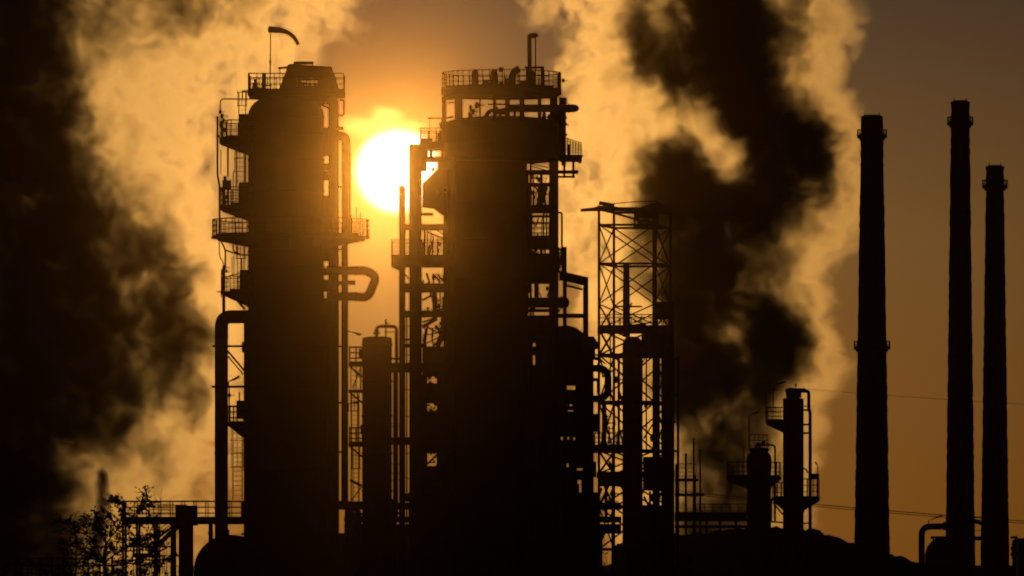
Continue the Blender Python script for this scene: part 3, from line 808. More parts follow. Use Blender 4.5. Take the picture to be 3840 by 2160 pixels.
MB().bar(Rv.p(2168, 612, 0), Rv.p(2188, 580, 0), .06).build('bracket', STEEL, rp)
MB().box(Rv.p(2172, 611, -.8), Rv.p(2181, 604, .8)).build('bracket', STEEL, rp)
for px in (2116, 2150): MB().bar(Rv.p(px, 668, 0), Rv.p(px, 604, 0), s(9)).build('hanger', STEEL, rv)
MB().bar(Rv.p(2080, 645, 0), Rv.p(2162, 645, 0), s(13)).build('beam', STEEL, rv)
MB().bar(Rv.p(2080, 663, 0), Rv.p(2156, 663, 0), s(8)).build('beam', STEEL, rv)
MB().ball(Rv.p(2161, 645, 0), s(9), 10, 6).build('end_cap', PIPE, rv)
MB().tube([Rv.p(2114, 620, .6), Rv.p(2114, 364, .6)], s(9), 12).build('side_pipe', PIPE, rv)
for py in (372, 384, 440, 462, 505): flange(rv, Rv.p(2115, py, .6), (0, 0, 1), s(12))
MB().tube([Rv.p(2110, 504, .2), Rv.p(2128, 504, .2)], .07, 8).build('stub_pipe', PIPE, rv)

hdm = thing('horizontal_drum', Rv.p(2034, 410, -1.2), 'round-ended drum lying under the head deck and sticking out of its right side', 'drum')
MB().tube([Rv.p(x, 410, -1.2) for x in (1896, 1899, 2150, 2160, 2167, 2171)], [s(6), s(15), s(15), s(13), s(9), s(3)], 18).build('body', CLAD, hdm)
for px in (1930, 2040, 2090): MB().bar(Rv.p(px, 450, -1.2), Rv.p(px, 414, -1.2), .22).build('saddle', STEEL, hdm)
flange(hdm, Rv.p(2132, 410, -1.2), (1, 0, 0), s(17))

# ================================================================ steel frame on the left of the reactor (it stands in front of the sun)
F = At(566)
f0 = F.p(1540, HOR, 0); f0.z = 0
lf = thing('steel_frame', f0, 'steel frame of heavy posts and cross beams crossing the right side of the sun', 'steel frame', 'steel frames round the reactor')
q = F.s
for px, w_, top, ys in ((1508, 22, 700, (-1.4, 1.6)), (1558, 46, 545, (-1.2,)), (1566, 30, 560, (1.8,)), (1676, 26, 640, (-1.2, 1.8))):
    for y in ys: MB().bar((F.x(px), 566 + y, 0), (F.x(px), 566 + y, F.z(top)), q(w_), q(w_) * .7).build('post', STEEL, lf)
for a, b, x0, x1, y0, y1 in ((590, 604, 1540, 1700, -1.3, 1.7), (606, 640, 1581, 1600, -1, 1), (842, 861, 1498, 1703, -1.3, 1.8), (800, 812, 1535, 1625, -1.2, -.9), (1064, 1095, 1520, 1700, -1.3, 1.8), (1166, 1188, 1500, 1700, -1.35, 1.85),
                           (1290, 1302, 1500, 1600, -1.3, 1.8), (1362, 1396, 1470, 1700, -1.3, 1.8), (1640, 1668, 1470, 1700, -1.3, 1.8), (1268, 1276, 1500, 1580, 1, 1.4), (1850, 1880, 1500, 1700, -1.3, 1.8)):
    MB().box(F.p(x0, b, y0), F.p(x1, a, y1)).build('beam', STEEL, lf)
MB().prism([(F.x(x), F.z(y)) for x, y in ((1584, 690), (1636, 640), (1704, 636), (1704, 841), (1626, 780), (1584, 776))], 565.2, 567.4).build('duct', CLAD, lf)
for a, b, w_ in (((1584, 1128), (1628, 1104), 8), ((1600, 1026), (1612, 1062), 8), ((1626, 1030), (1652, 1060), 9), ((1640, 1028), (1664, 1058), 8), ((1584, 1210), (1640, 1190), 7), ((1600, 1225), (1660, 1260), 6),
                 ((1595, 1258), (1662, 1246), 5), ((1596, 1290), (1650, 1264), 5), ((1600, 870), (1660, 896), 7), ((1636, 862), (1663, 882), 5), ((1618, 905), (1625, 958), 6), ((1600, 1230), (1592, 1290), 12),
                 ((1584, 1228), (1640, 1196), 14), ((1520, 1030), (1533, 1048), 6), ((1520, 1374), (1534, 1360), 5)):
    MB().bar(F.p(*a, -.8), F.p(*b, -.8), q(w_)).build('brace', STEEL, lf)
for px, a, b in ((1603, 862, 960), (1594, 862, 960), (1662, 862, 960), (1640, 895, 960), (1625, 1024, 1064), (1650, 1096, 1166), (1630, 1096, 1166), (1660, 1110, 1166), (1548, 1070, 1110), (1525, 1190, 1990)):
    MB().tube([F.p(px, a, .5), F.p(px, b, .5)], q(9) if px in (1630,) else q(3), 8).build('small_bore_pipe', PIPE, lf)
wide = MB().box(F.p(1468, 1000, -2), F.p(1700, 966, 2.2)).build('platform', GRATE, lf)
rail_mb([F.p(1700, 966, -1.95), F.p(1470, 966, -1.95), F.p(1470, 966, 2.15), F.p(1700, 966, 2.15)], q(62), .75, 3).build('railing', STEEL, wide)
for y in (-1.5, 1.5): MB().prism([(F.x(1470), F.z(1000.2)), (F.x(1510), F.z(1000.2)), (F.x(1510), F.z(1020))], 566 + y, 566 + y + .15).build('bracket', STEEL, wide)
up = deck(lf, F.x(1575), F.x(1668), 566 - 2, 566 + 2.2, F.z(544), .3, 'LFB', q(58))
MB().box(F.p(1640, 544, -1), F.p(1662, 500, 0)).build('instrument_box', STEEL, lf)
MB().bar(F.p(1602, 445, -.5), F.p(1668, 445, -.5), .12).build('lifting_beam', STEEL, lf)
for px in (1612, 1658): MB().bar(F.p(px, 544, -.5), F.p(px, 446, -.5), .05).build('post', STEEL, lf)
for px, w_ in ((1590, 30), (1616, 12)): MB().bar(F.p(px, 600, 0), F.p(px, 520, 0), q(w_)).build('post', STEEL, lf)
for px, py, t in ((1646, 728, .3), (1672, 712, .25), (1662, 740, .3), (1625, 640, .2)): valve(lf, F.p(px, py, -1.4), t)
rail_mb([F.p(1636, 1166, 1), F.p(1700, 1150, 1)], q(40), .5).build('railing', STEEL, lf)
ladder(lf, F.p(1603, 960, -1.4), F.z(862), .45)
ladder(lf, F.p(1527, 966, 0), F.z(845), .25, False)
# equipment standing in the lower bays: solid runs with the daylight gaps the photo shows
for a, b in ((1300, 1411), (1438, 1512), (1542, 1700), (1748, 1850), (1920, 2300)):
    MB().box(F.p(1584, b, -.9), F.p(1664, a, 1.5)).build('equipment_module', CLAD, lf)
MB().bar(F.p(1598, 1745, -.2), F.p(1642, 1702, -.2), q(7)).build('brace', STEEL, lf)
MB().box(F.p(1638, 2200, -.8), F.p(1704, 1404, 1.4)).build('equipment_module', CLAD, lf)
MB().box(F.p(1580, 2200, -.8), F.p(1602, 1404, 1.4)).build('equipment_module', CLAD, lf)
MB().box(F.p(1640, 640, -.8), F.p(1706, 603, 1.4)).build('equipment_module', CLAD, lf)
MB().box(F.p(1626, 1920, -.8), F.p(1664, 1850, 1.4)).build('equipment_module', CLAD, lf)
MB().tube(bend([F.p(1664, 1110, 0), F.p(1690, 1130, 0), F.p(1702, 1180, 0)], .8), q(10), 10).build('side_pipe', PIPE, lf)
MB().tube(bend([F.p(1664, 1190, 0), F.p(1660, 1250, 0), F.p(1640, 1300, 0)], .8), q(12), 10).build('side_pipe', PIPE, lf)
MB().box(F.p(1662, 1300, -.7), F.p(1704, 1186, 1.3)).build('equipment_module', CLAD, lf)
MB().box(F.p(1672, 960, -.7), F.p(1704, 862, 1.3)).build('equipment_module', CLAD, lf)
MB().box(F.p(1662, 1062, -.7), F.p(1704, 1016, 1.3)).build('equipment_module', CLAD, lf)

for k in range(34):                       # pipework and fittings crowding the bays
    px, py = rng.uniform(1586, 1660), rng.choice((rng.uniform(870, 960), rng.uniform(1026, 1064), rng.uniform(1100, 1165), rng.uniform(1195, 1290)))
    if k % 3 == 0: valve(lf, F.p(px, py, rng.uniform(-1, 1.4)), rng.uniform(.16, .3))
    else: MB().tube([F.p(px, py, rng.uniform(-1, 1.4)), F.p(px + rng.uniform(-8, 8), py + rng.uniform(15, 40), rng.uniform(-1, 1.4))], rng.uniform(.03, .08), 6).build('small_bore_pipe', PIPE, lf)
for px, a, b, w_ in ((1690, 640, 1400, .2), (1697, 1000, 1700, .15), (1704, 620, 900, .12), (1575, 620, 960, .1)):
    MB().tube([F.p(px, a, -1.6), F.p(px, b, -1.6)], w_, 8).build('side_pipe', PIPE, lf)
for px in (1499, 1512, 1526): 
    for py in (1225, 1330, 1460, 1560, 1700, 1790): MB().bar(F.p(1519, py, .3), F.p(1536, py + rng.uniform(-8, 8), .3), .06).build('brace', STEEL, lf) if px == 1512 else None

for k in range(26):                       # braces and small pipes half blocking the lower daylight gaps
    py = rng.choice((1424, 1476, 1528, 1722)) + rng.uniform(-26, 26); px = rng.uniform(1600, 1640)
    MB().bar(F.p(px, py, -1.1), F.p(px + rng.uniform(-30, 30), py + rng.uniform(-26, 26), -1.0), rng.uniform(.04, .12)).build('brace', STEEL, lf)
for k in range(9):
    valve(lf, F.p(rng.uniform(1600, 1642), rng.choice((1413, 1438, 1512, 1541, 1701, 1747)), -1.0), rng.uniform(.15, .32))

# ================================================================ steel frame on its right, with landings and stairs
G = At(566)
g0 = G.p(2076, HOR, 0); g0.z = 0
rf = thing('steel_frame', g0, 'steel frame of landings, rails and stairs up the right flank of the reactor', 'steel frame', 'steel frames round the reactor')
for px, w_, y in ((2076, 36, -1.2), (2080, 24, 1.8), (1990, 9, -1.3), (2118, 15, .2)):
    MB().bar((G.x(px), 566 + y, 0), (G.x(px), 566 + y, G.z(600 if px < 2100 else 925)), G.s(w_), G.s(w_) * .7).build('post', STEEL, rf)
for a, b, x0, x1 in ((640, 652, 1976, 2062), (688, 697, 1976, 2062), (778, 797, 1976, 2080), (893, 934, 1976, 2080), (952, 1062, 1976, 2080), (1118, 1128, 1976, 2100), (1160, 1168, 1976, 2100), (1184, 1262, 1976, 2090), (948, 1020, 2085, 2098)):
    MB().box(G.p(x0, b, -1.3), G.p(x1, a, 1.8)).build('landing', GRATE, rf)
for y in (-1.25, .2, 1.75): rail_mb([G.p(1978, 893, y), G.p(2058, 893, y)], G.s(57), .5, 2, .045).build('railing', STEEL, rf)
for y in (-1.25, 1.75): rail_mb([G.p(1978, 778, y), G.p(2058, 778, y)], G.s(57), .4, 3, .05).build('railing', STEEL, rf)
for a, b in (((1990, 616), (2054, 630)), ((1990, 624), (2054, 642)), ((1996, 664), (2040, 690)), ((1995, 660), (2020, 648))):
    MB().bar(G.p(*a, -.6), G.p(*b, -.6), G.s(4)).build('stair_stringer', STEEL, rf)
st = MB()
for k in range(9): st.box(G.p(2006 + k * 5, 702 + k * 8.5, -.9), G.p(2018 + k * 5, 700 + k * 8.5, -.1))
st.bar(G.p(2006, 700, -.9), G.p(2052, 776, -.9), .1, .2); st.bar(G.p(2006, 700, -.1), G.p(2052, 776, -.1), .1, .2); st.build('stair', GRATE, rf)
MB().bar(G.p(2052, 700, .8), G.p(2010, 776, .8), .25, .1).build('stair', GRATE, rf)
MB().box(G.p(2016, 760, .2), G.p(2046, 700, 1)).build('junction_box', STEEL, rf)
for px, a, b in ((2000, 655, 690), (2002, 697, 780), (2030, 655, 780), (2044, 690, 780), (2038, 797, 893), (2050, 797, 893), (2030, 935, 955), (1992, 935, 955), (2044, 935, 1060), (2010, 1062, 1120), (2018, 1062, 1120), (2000, 1165, 1186)):
    MB().tube([G.p(px, a, .3), G.p(px, b, .3)], G.s(3.2 if px != 2030 else 6), 8).build('small_bore_pipe', PIPE, rf)
MB().bar(G.p(2011, 1118, 0), G.p(2011, 1062, 0), G.s(16)).build('post', STEEL, rf)
MB().tube(bend([G.p(2060, 812, -.4), G.p(1992, 812, -.4), G.p(1992, 893, -.4)], .25, 4), G.s(5.5), 10).build('side_pipe', PIPE, rf)
MB().tube(bend([G.p(2090, 798, -.2), G.p(2107, 798, -.2), G.p(2107, 950, -.2)], .12, 4), G.s(4), 10).build('side_pipe', PIPE, rf)
for k in range(7): valve(rf, G.p(2098 + rng.uniform(-6, 6), 935 + k * 13, rng.uniform(-.5, .5)), .2)
rail_mb([G.p(2086, 990, -.8), G.p(2118, 990, -.8)], G.s(56), .35).build('railing', STEEL, rf)
MB().bar(G.p(2112, 1022, 0), G.p(2112, 930, 0), G.s(14)).build('post', STEEL, rf)

for k in range(46):                       # fittings and conduits crowding the landings
    px, py = rng.uniform(1982, 2056), rng.choice((rng.uniform(655, 690), rng.uniform(700, 778), rng.uniform(800, 890), rng.uniform(936, 955), rng.uniform(1064, 1118)))
    if k % 3 == 0: valve(rf, G.p(px, py, rng.uniform(-1, 1.4)), rng.uniform(.12, .26))
    else: MB().tube([G.p(px, py, rng.uniform(-1, 1.4)), G.p(px + rng.uniform(-14, 14), py + rng.uniform(8, 40), rng.uniform(-1, 1.4))], rng.uniform(.025, .07), 6).build('small_bore_pipe', PIPE, rf)
gt = thing('gantry', G.p(2196, HOR, -.5) - Vector((0, 0, CAMZ)), 'gantry with a sloping top beam and one tall outer leg, right of the reactor', 'gantry')
MB().prism([(G.x(2096), G.z(1016)), (G.x(2122), G.z(1022)), (G.x(2206), G.z(1041)), (G.x(2206), G.z(1076)), (G.x(2122), G.z(1056)), (G.x(2096), G.z(1052))], 565.2, 566).build('top_beam', STEEL, gt)
MB().box((G.x(2186), 565.22, 0), (G.x(2206), 565.98, G.z(1074))).build('leg', STEEL, gt)
MB().box(G.p(2090, 1193, -.75), G.p(2186, 1177, -.05)).build('cross_beam', STEEL, gt)
sl_ = MB().bar(G.p(2122, 1072, -.4), G.p(2184, 1086, -.4), .13)
for k in range(9): sl_.bar(G.p(2126 + k * 6.5, 1062 + k * 1.5, -.4), G.p(2126 + k * 6.5, 1074 + k * 1.5, -.4), .06)
sl_.build('hanging_rack', STEEL, gt)

hx = thing('heat_exchanger', G.p(2056, 1138, -1.7), 'horizontal heat exchanger with a round end, through the frame below the gantry beam', 'heat exchanger')
MB().tube([G.p(x, 1138, -1.7) for x in (1979, 2108, 2109, 2120, 2130, 2135)], [G.s(20), G.s(20), G.s(23), G.s(22), G.s(16), G.s(4)], 18).build('body', CLAD, hx)
flange(hx, G.p(2104, 1138, -1.7), (1, 0, 0), G.s(25))
MB().bar(G.p(2058, 1118, -1.7), G.p(2066, 1096, -1.7), G.s(20)).build('nozzle', PIPE, hx)
for px in (2000, 2080): MB().bar(G.p(px, 1170, -1.7), G.p(px, 1150, -1.7), .3).build('saddle', STEEL, hx)

# ================================================================ furnace block under them
U = At(572)
fb = thing('furnace', U.p(2100, HOR, 0) - Vector((0, 0, CAMZ)), 'broad dark furnace block with a stepped sloping roof at the foot of the right tower', 'furnace')
holes = [(2126, 2157, 1446, 1462), (2112, 2126, 1516, 1522), (2136, 2146, 1516, 1523), (2130, 2150, 1538, 1543), (2084, 2092, 1638, 1648), (2104, 2112, 1638, 1650), (2128, 2134, 1638, 1648), (2150, 2156, 1640, 1650),
         (2124, 2132, 1738, 1752), (2164, 2184, 1756, 1764), (2166, 2180, 1800, 1815), (2172, 2180, 1816, 1850), (2122, 2128, 1850, 1856), (2168, 2182, 1850, 1856), (1999, 2007, 1286, 1300), (1999, 2006, 1332, 1368)]
fill_mb(U.x(1976), U.x(2226), 0, U.z(1262), 571.4, 572.8, [(U.x(a), U.x(b), U.z(d), U.z(c)) for a, b, c, d in holes]).build('wall', CLAD, fb)
MB().prism([(U.x(x), U.z(y)) for x, y in ((2090, 1261.8), (2090, 1224), (2128, 1221), (2160, 1230), (2182, 1246), (2200, 1261.8))], 571.2, 573).build('roof', CLAD, fb)
MB().prism([(U.x(x), U.z(y)) for x, y in ((2186, 1262), (2204, 1280), (2246, 1292), (2246, 1306), (2226.5, 1312), (2226.5, 1262))], 571.5, 572.7).build('eave', CLAD, fb)
lpq = MB().tube(bend([U.p(2215, 1382, -.3), U.p(2262, 1382, -.3), U.p(2280, 1404, -.3), U.p(2280, 1474, -.3), U.p(2258, 1496, -.3), U.p(2215, 1496, -.3)], .4, 6), U.s(13.5), 14).build('loop_pipe', PIPE, fb)
MB().tube(bend([U.p(2215, 1424, -.3), U.p(2244, 1424, -.3), U.p(2244, 1476, -.3)], .2), U.s(7), 10).build('loop_pipe', PIPE, fb)
for py in (1345, 1331): MB().bar(U.p(2222, py, 0), U.p(2252, py, 0), .12).build('pipe_support', STEEL, fb)
MB().tube(bend([U.p(2226, 1310, 0), U.p(2226, 1345, 0), U.p(2248, 1345, 0)], .2), .12, 8).build('side_pipe', PIPE, fb)
MB().tube([U.p(2215, 1585, .2), U.p(2243, 1585, .2)], U.s(34), 18).build('manway', CLAD, fb)
MB().tube([U.p(2215, 1760, .2), U.p(2236, 1760, .2)], U.s(30), 18).build('manway', CLAD, fb)

# ================================================================ lattice tower with its jib
A = At(640)
a0 = A.p(2380, HOR, 3); a0.z = 0
lt = thing('lattice_tower', a0, 'open lattice tower of X braced legs with a jib beam on top', 'lattice tower')
YB = 6.2                                     # depth of the tower; its back face stands a little to the right
cor = {'a': (2246, 0, 10), 'c': (2455, 0, 17), 'b': (2306, YB, 10), 'd': (2520, YB, 10)}


def lp_(k, py):
    """A point on leg k at the height seen at row py on the front face."""
    px, dy, _ = cor[k]
    return Vector((A.x(px), 640 + dy, A.z(py)))


for k, (px, dy, w_) in cor.items():
    b_ = lp_(k, 770); MB().bar((b_.x, b_.y, 0), b_, A.s(w_)).build('leg', STEEL, lt)
lev = [785, 843, 988, 1140, 1234, 1331, 1508, 1690, 1775, 1900, 2060]
for py in lev:
    if py == 1140: continue
    for p_, q_ in (('a', 'c'), ('b', 'd'), ('a', 'b'), ('c', 'd')):
        w_ = .17 if py < 1200 else .24
        MB().bar(lp_(p_, py), lp_(q_, py), w_).build('beam', STEEL, lt)
MB().bar(lp_('b', 1140), lp_('b', 1140).lerp(lp_('d', 1140), .5), .13).build('beam', STEEL, lt)
for i in range(len(lev) - 1):
    u, v = lev[i], lev[i + 1]
    if u in (1140, 1234, 785): pass
    faces = (('a', 'c'), ('b', 'd'), ('a', 'b'), ('c', 'd'))
    for p_, q_ in faces:
        if u == 785 and (p_, q_) != ('a', 'c') and (p_, q_) != ('b', 'd'): continue
        bw = .1 if u < 1200 else .13
        MB().bar(lp_(p_, u), lp_(q_, v), bw).build('brace', STEEL, lt)
        if u > 785: MB().bar(lp_(q_, u), lp_(p_, v), bw).build('brace', STEEL, lt)
jb = MB().prism([(A.x(x), A.z(y)) for x, y in ((2178, 782), (2225, 777), (2250, 770), (2300, 772), (2320, 776), (2455, 776), (2455, 792), (2222, 790), (2178, 792))], 640.3, 641.1).build('jib', STEEL, lt)
MB().bar(A.p(2246, 759, .6), A.p(2304, 770, .6), .28).build('trolley', STEEL, jb)
for a, b in (((2300, 762, .7), (2380, 755, .7)), ((2380, 755, .7), (2460, 753, .7)), ((2460, 753, .7), (2520, 772, YB))):
    MB().bar(A.p(*a), A.p(*b), .07 if a[0] < 2400 else .14).build('stay', STEEL, jb)
MB().prism([(A.x(x), A.z(y)) for x, y in ((2400, 776), (2445, 758), (2470, 757), (2522, 768), (2522, 780), (2455, 800))], 641.4, 643).build('winch_housing', STEEL, jb)
MB().bar(lp_('c', 785), lp_('d', 785), .3).build('beam', STEEL, lt)
hb = MB().box(A.p(2384, 812, 2), A.p(2468, 792, 4)); hb.box(A.p(2378, 822, 2.4), A.p(2440, 816, 3.6)); hb.box(A.p(2392, 832, 2), A.p(2460, 824, 4)); hb.box(A.p(2378, 852, 1.8), A.p(2470, 838, 4.2))
hb.bar(A.p(2382, 850, 3), A.p(2382, 790, 3), .14).bar(A.p(2460, 850, 3), A.p(2460, 790, 3), .5)
hb.build('hoist', STEEL, lt)
dk = deck(lt, A.x(2243), A.x(2530), 640 - .4, 640 + YB + .4, A.z(1226), A.s(17), 'LRFB', A.s(46), step=.8)
bx = MB().box(A.p(2452, 1192, 2.2), A.p(2520, 1128, 5)); bx.box(A.p(2456, 1226, 2.4), A.p(2470, 1192, 2.7)); bx.box(A.p(2508, 1226, 2.4), A.p(2518, 1192, 2.7)); bx.build('control_cabin', STEEL, lt)
MB().bar(A.p(2515, 1170, 3), A.p(2530, 1182, 3), .3).build('bracket', STEEL, lt)
d2 = deck(lt, A.x(2200), A.x(2345), 640 - 1.2, 640 + YB - .6, A.z(1674), A.s(22), 'LFB', A.s(52), step=.55)
d3 = MB().box(A.p(2240, 1790, -.3), A.p(2530, 1768, YB)); d3.build('platform', GRATE, lt)
for px, y, r, top in ((2524, 2, 7, 1130), (2545, 2.4, 5, 1330)):
    MB().tube([A.p(px, top, y), Vector((A.x(px), 640 + y, 0))], A.s(r), 10).build('side_pipe', PIPE, lt)
for py in (1345, 1480, 1580, 1690): MB().bar(A.p(2505, py, 2.2), A.p(2550, py, 2.2), .16).build('pipe_support', STEEL, lt)
ladder(lt, A.p(2484, 1690, 3.4), A.z(1236), .5)
for a, b in (((2425, 1245), (2505, 1262)), ((2420, 1262), (2500, 1240)), ((2430, 1280), (2512, 1300)), ((2425, 1318), (2500, 1296)), ((2440, 1240), (2450, 1330)), ((2475, 1240), (2470, 1330))):
    MB().bar(A.p(*a, 4), A.p(*b, 4), .3).build('brace', STEEL, lt)
for a, b in (((2358, 1160), (2372, 1130)), ((2361, 1217), (2440, 1206)), ((2361, 1225), (2420, 1214))):
    MB().bar(A.p(*a, 3), A.p(*b, 3), .12).build('pipe_support', STEEL, lt)
valve(lt, A.p(2272, 1585, 2), .5); valve(lt, A.p(2268, 1605, 2), .4)
MB().tube([A.p(2270, 1510, 2), A.p(2270, 1674, 2)], .11, 8).build('small_bore_pipe', PIPE, lt)
MB().box(A.p(2409, 1328, 1.0), A.p(2506, 1250, YB - .3)).build('cable_chamber', STEEL, lt)
MB().box(A.p(2482, 1900, .6), A.p(2516, 1240, 2.6)).build('cable_riser', STEEL, lt)
MB().box(A.p(2338, 2200, 1.2), A.p(2520, 1905, 5.4)).build('pump_enclosure', CLAD, lt)
MB().box(A.p(2415, 1838, 1.2), A.p(2520, 1712, 5.2)).build('pump_enclosure', CLAD, lt)
MB().box(A.p(2244, 1822, 1.4), A.p(2340, 1776, 5)).build('pump_enclosure', CLAD, lt)
for i, (px, t0, t1, w_) in enumerate(((2262, 1690, 1508, .16), (2322, 1690, 1331, .2), (2290, 1508, 1245, .1), (2426, 1690, 1331, .12), (2456, 1690, 1331, .2), (2470, 1900, 1331, .3), (2440, 1905, 1840, .16), (2300, 1905, 1700, .18), (2275, 1960, 1820, .25))):
    MB().tube([A.p(px, t0, 2.2 + .2 * i), A.p(px, t1, 2.2 + .2 * i)], w_ / 2, 8).build('small_bore_pipe', PIPE, lt)
for i in range(16):
    y_ = rng.uniform(1250, 1900); x_ = rng.choice((rng.uniform(2250, 2330), rng.uniform(2415, 2480)))
    MB().bar(A.p(x_, y_, rng.uniform(0, 5)), A.p(x_ + rng.uniform(-40, 40), y_ + rng.uniform(15, 70), rng.uniform(0, 5)), rng.uniform(.08, .16)).build('brace', STEEL, lt)
for px, py in ((2300, 1850), (2290, 1880), (2446, 1865), (2275, 1560), (2320, 1660), (2424, 1520), (2450, 1640), (2312, 1420)): valve(lt, A.p(px, py, rng.uniform(1, 4)), rng.uniform(.25, .5))
lv = At(643)
st0 = lv.p(2349, HOR, 0); st0.z = 0
sk_ = thing('exhaust_stack', Vector((lv.x(2349), 643, lv.z(1262))), 'thin exhaust stack standing inside the lattice tower', 'stack')
MB().lathe((lv.x(2349), 643, 0), [(lv.s(14), lv.z(1262)), (lv.s(13.5), lv.z(1150)), (lv.s(11.5), lv.z(1010)), (lv.s(12.5), lv.z(1004)), (lv.s(12), lv.z(990)), (lv.s(10), lv.z(986))], 18).build('shaft', RUST, sk_)
for py in (1160, 1090): flange(sk_, (lv.x(2349), 643, lv.z(py)), (0, 0, 1), lv.s(15))
ic0 = lv.p(2372, HOR, 0); ic0.z = 0
ic = thing('narrow_column', ic0, 'dark column filling the lower half of the lattice tower under the thin stack', 'column', 'process columns')
MB().lathe(ic0, [(lv.s(38), 0), (lv.s(38), lv.z(1300)), (lv.s(35), lv.z(1278)), (lv.s(22), lv.z(1264)), (lv.s(14.5), lv.z(1262.5))], 28).build('shell', CLAD, ic)
for py in (1330, 1506, 1690, 1850): MB().lathe(ic0, [(lv.s(38.3), lv.z(py + 4)), (lv.s(42), lv.z(py + 3)), (lv.s(42), lv.z(py - 3)), (lv.s(38.3), lv.z(py - 4))], 28).build('stiffening_ring', CLAD, ic)

# ================================================================ the two columns far right
W = At(760)
w0 = W.p(2975, HOR, 0); w0.z = 0
tc_ = thing('slender_column', w0, 'tall slender column with side platforms, left of the three brick chimneys', 'column', 'process columns')
MB().lathe(w0, [(W.s(39), 0), (W.s(39), W.z(1500)), (W.s(37.5), W.z(1494)), (W.s(20), W.z(1492))], 28).build('shell', CLAD, tc_)
MB().lathe(w0, [(W.s(26), W.z(1491.8)), (W.s(26), W.z(1474)), (W.s(30), W.z(1472)), (W.s(30), W.z(1458)), (W.s(18), W.z(1456))], 24).build('top_nozzle', PIPE, tc_)
for k in range(7): MB().tube([W.p(2948 + k * 9, 1492, -.9 + .25 * (k % 3)), W.p(2948 + k * 9, 1464, -.9 + .25 * (k % 3))], .06, 6).build('small_bore_pipe', PIPE, tc_)
MB().ball(W.p(2984, 1444, 0), .11, 8, 6).build('beacon', RUST, tc_)
MB().tube([W.p(2984, 1456, 0), W.p(2984, 1444, 0)], .03, 6).build('mast', STEEL, tc_)
MB().box(W.p(2962, 1463, -.7), W.p(3020, 1456, .7)).build('lifting_beam', STEEL, tc_)
MB().tube(bend([W.p(3004, 1467, 0), W.p(3033, 1467, 0), W.p(3033, 1535, 0), W.p(3038, 1545, 0), W.p(3038, HOR, 0) - Vector((0, 0, CAMZ))], .25, 5), W.s(6.3), 12).build('overhead_pipe', PIPE, tc_)
for py in (1523, 1538, 1592, 1624): MB().bar(W.p(3010, py, 0), W.p(3042, py, 0), .18 if py > 1535 else .09).build('pipe_support', STEEL, tc_)
pl = ring_platform(tc_, w0, W.s(39), W.s(104), 158, 214, W.z(1578), .28, .8, W.s(50), 2)
ring_platform(tc_, w0, W.s(39), W.s(82), 140, 220, W.z(1866), .3, .9, W.s(56), 2)
ring_platform(tc_, w0, W.s(39), W.s(100), -40, 40, W.z(1866), .3, .9, W.s(70), 3)
MB().box(W.p(3032, 1796, -.6), W.p(3071, 1776, .6)).build('instrument_box', STEEL, tc_)
for px, a, b, r in ((2872, 1460, 1580, .05), (2900, 1462, 1578, .04), (2876, 1540, 1610, .03), (2906, 1950, 1870, .1), (2894, 1955, 1870, .06)): MB().tube([W.p(px, a, .3), W.p(px, b, .3)], r, 6).build('small_bore_pipe', PIPE, tc_)
MB().bar(W.p(2872, 1462, .3), W.p(2948, 1464, .3), .05).build('top_rail', STEEL, pl)
for a, b in (((2898, 1884), (2936, 1930)), ((2906, 1870), (2940, 1915)), ((3010, 1925), (3030, 1884)), ((2890, 1956), (2940, 1960)), ((3012, 1962), (3040, 1962))): MB().bar(W.p(*a, 0), W.p(*b, 0), .14).build('brace', STEEL, tc_)
MB().tube(bend([W.p(3010, 1754, .3), W.p(3024, 1760, .3), W.p(3030, 1774, .3)], .2), .07, 8).build('small_bore_pipe', PIPE, tc_)
MB().bar(W.p(3068, 1870, .5), W.p(3068, 1780, .5), .09).build('post', STEEL, tc_)
lamp(W.p(2902, 1462, .3), .45, .5, 'floodlight on the top rail of the tall slender column near the brick chimneys', .35, .9)
lamp(W.p(3067, 1778, .3), .85, -.12, 'small floodlight on a short pole right of the tall slender column', 1.4, .2)

v0 = W.p(2845, HOR, -1); v0.z = 0
sh = thing('short_column', v0, 'squat domed column with a side platform, just left of the tall slender column', 'column', 'process columns')
MB().lathe(v0, [(W.s(45), 0), (W.s(45), W.z(1770)), (W.s(47), W.z(1760)), (W.s(47), W.z(1722)), (W.s(43), W.z(1706)), (W.s(34), W.z(1698)), (W.s(34), W.z(1690)), (W.s(39), W.z(1688)), (W.s(39), W.z(1682)), (W.s(10), W.z(1678))], 28).build('shell', CLAD, sh)
tr = MB()
for px in (2812, 2828, 2845, 2860, 2876): tr.bar(W.p(px, 1690, -1), W.p(px, 1630, -1), .06)
for py in (1630, 1652, 1672): tr.bar(W.p(2808, py, -1), W.p(2882, py, -1), .05)
tr.bar(W.p(2828, 1680, -1), W.p(2872, 1650, -1), .12); tr.build('top_railing', STEEL, sh)
MB().tube(bend([W.p(2850, 1680, -1.2), W.p(2850, 1670, -1.2), W.p(2905, 1670, -1.2), W.p(2905, 1955, -1.2)], .3, 5), W.s(3.5), 10).build('overhead_pipe', PIPE, sh)
valve(sh, W.p(2838, 1668, -1.2), .3); valve(sh, W.p(2862, 1662, -1.2), .3)
ring_platform(sh, v0, W.s(46), W.s(122), 150, 214, W.z(1787), .35, .8, W.s(54), 2)
ring_platform(sh, v0, W.s(46), W.s(84), -36, 36, W.z(1788), .3, .7, W.s(54), 2)
MB().tube([W.p(2788, 1786, -1.5), W.p(2788, 1676, -1.5)], .04, 6).build('small_bore_pipe', PIPE, sh)
lamp(W.p(2808, 1690, -.6), 3.25, .6, 'floodlight on a thin pole above the squat domed column', .4, .7)

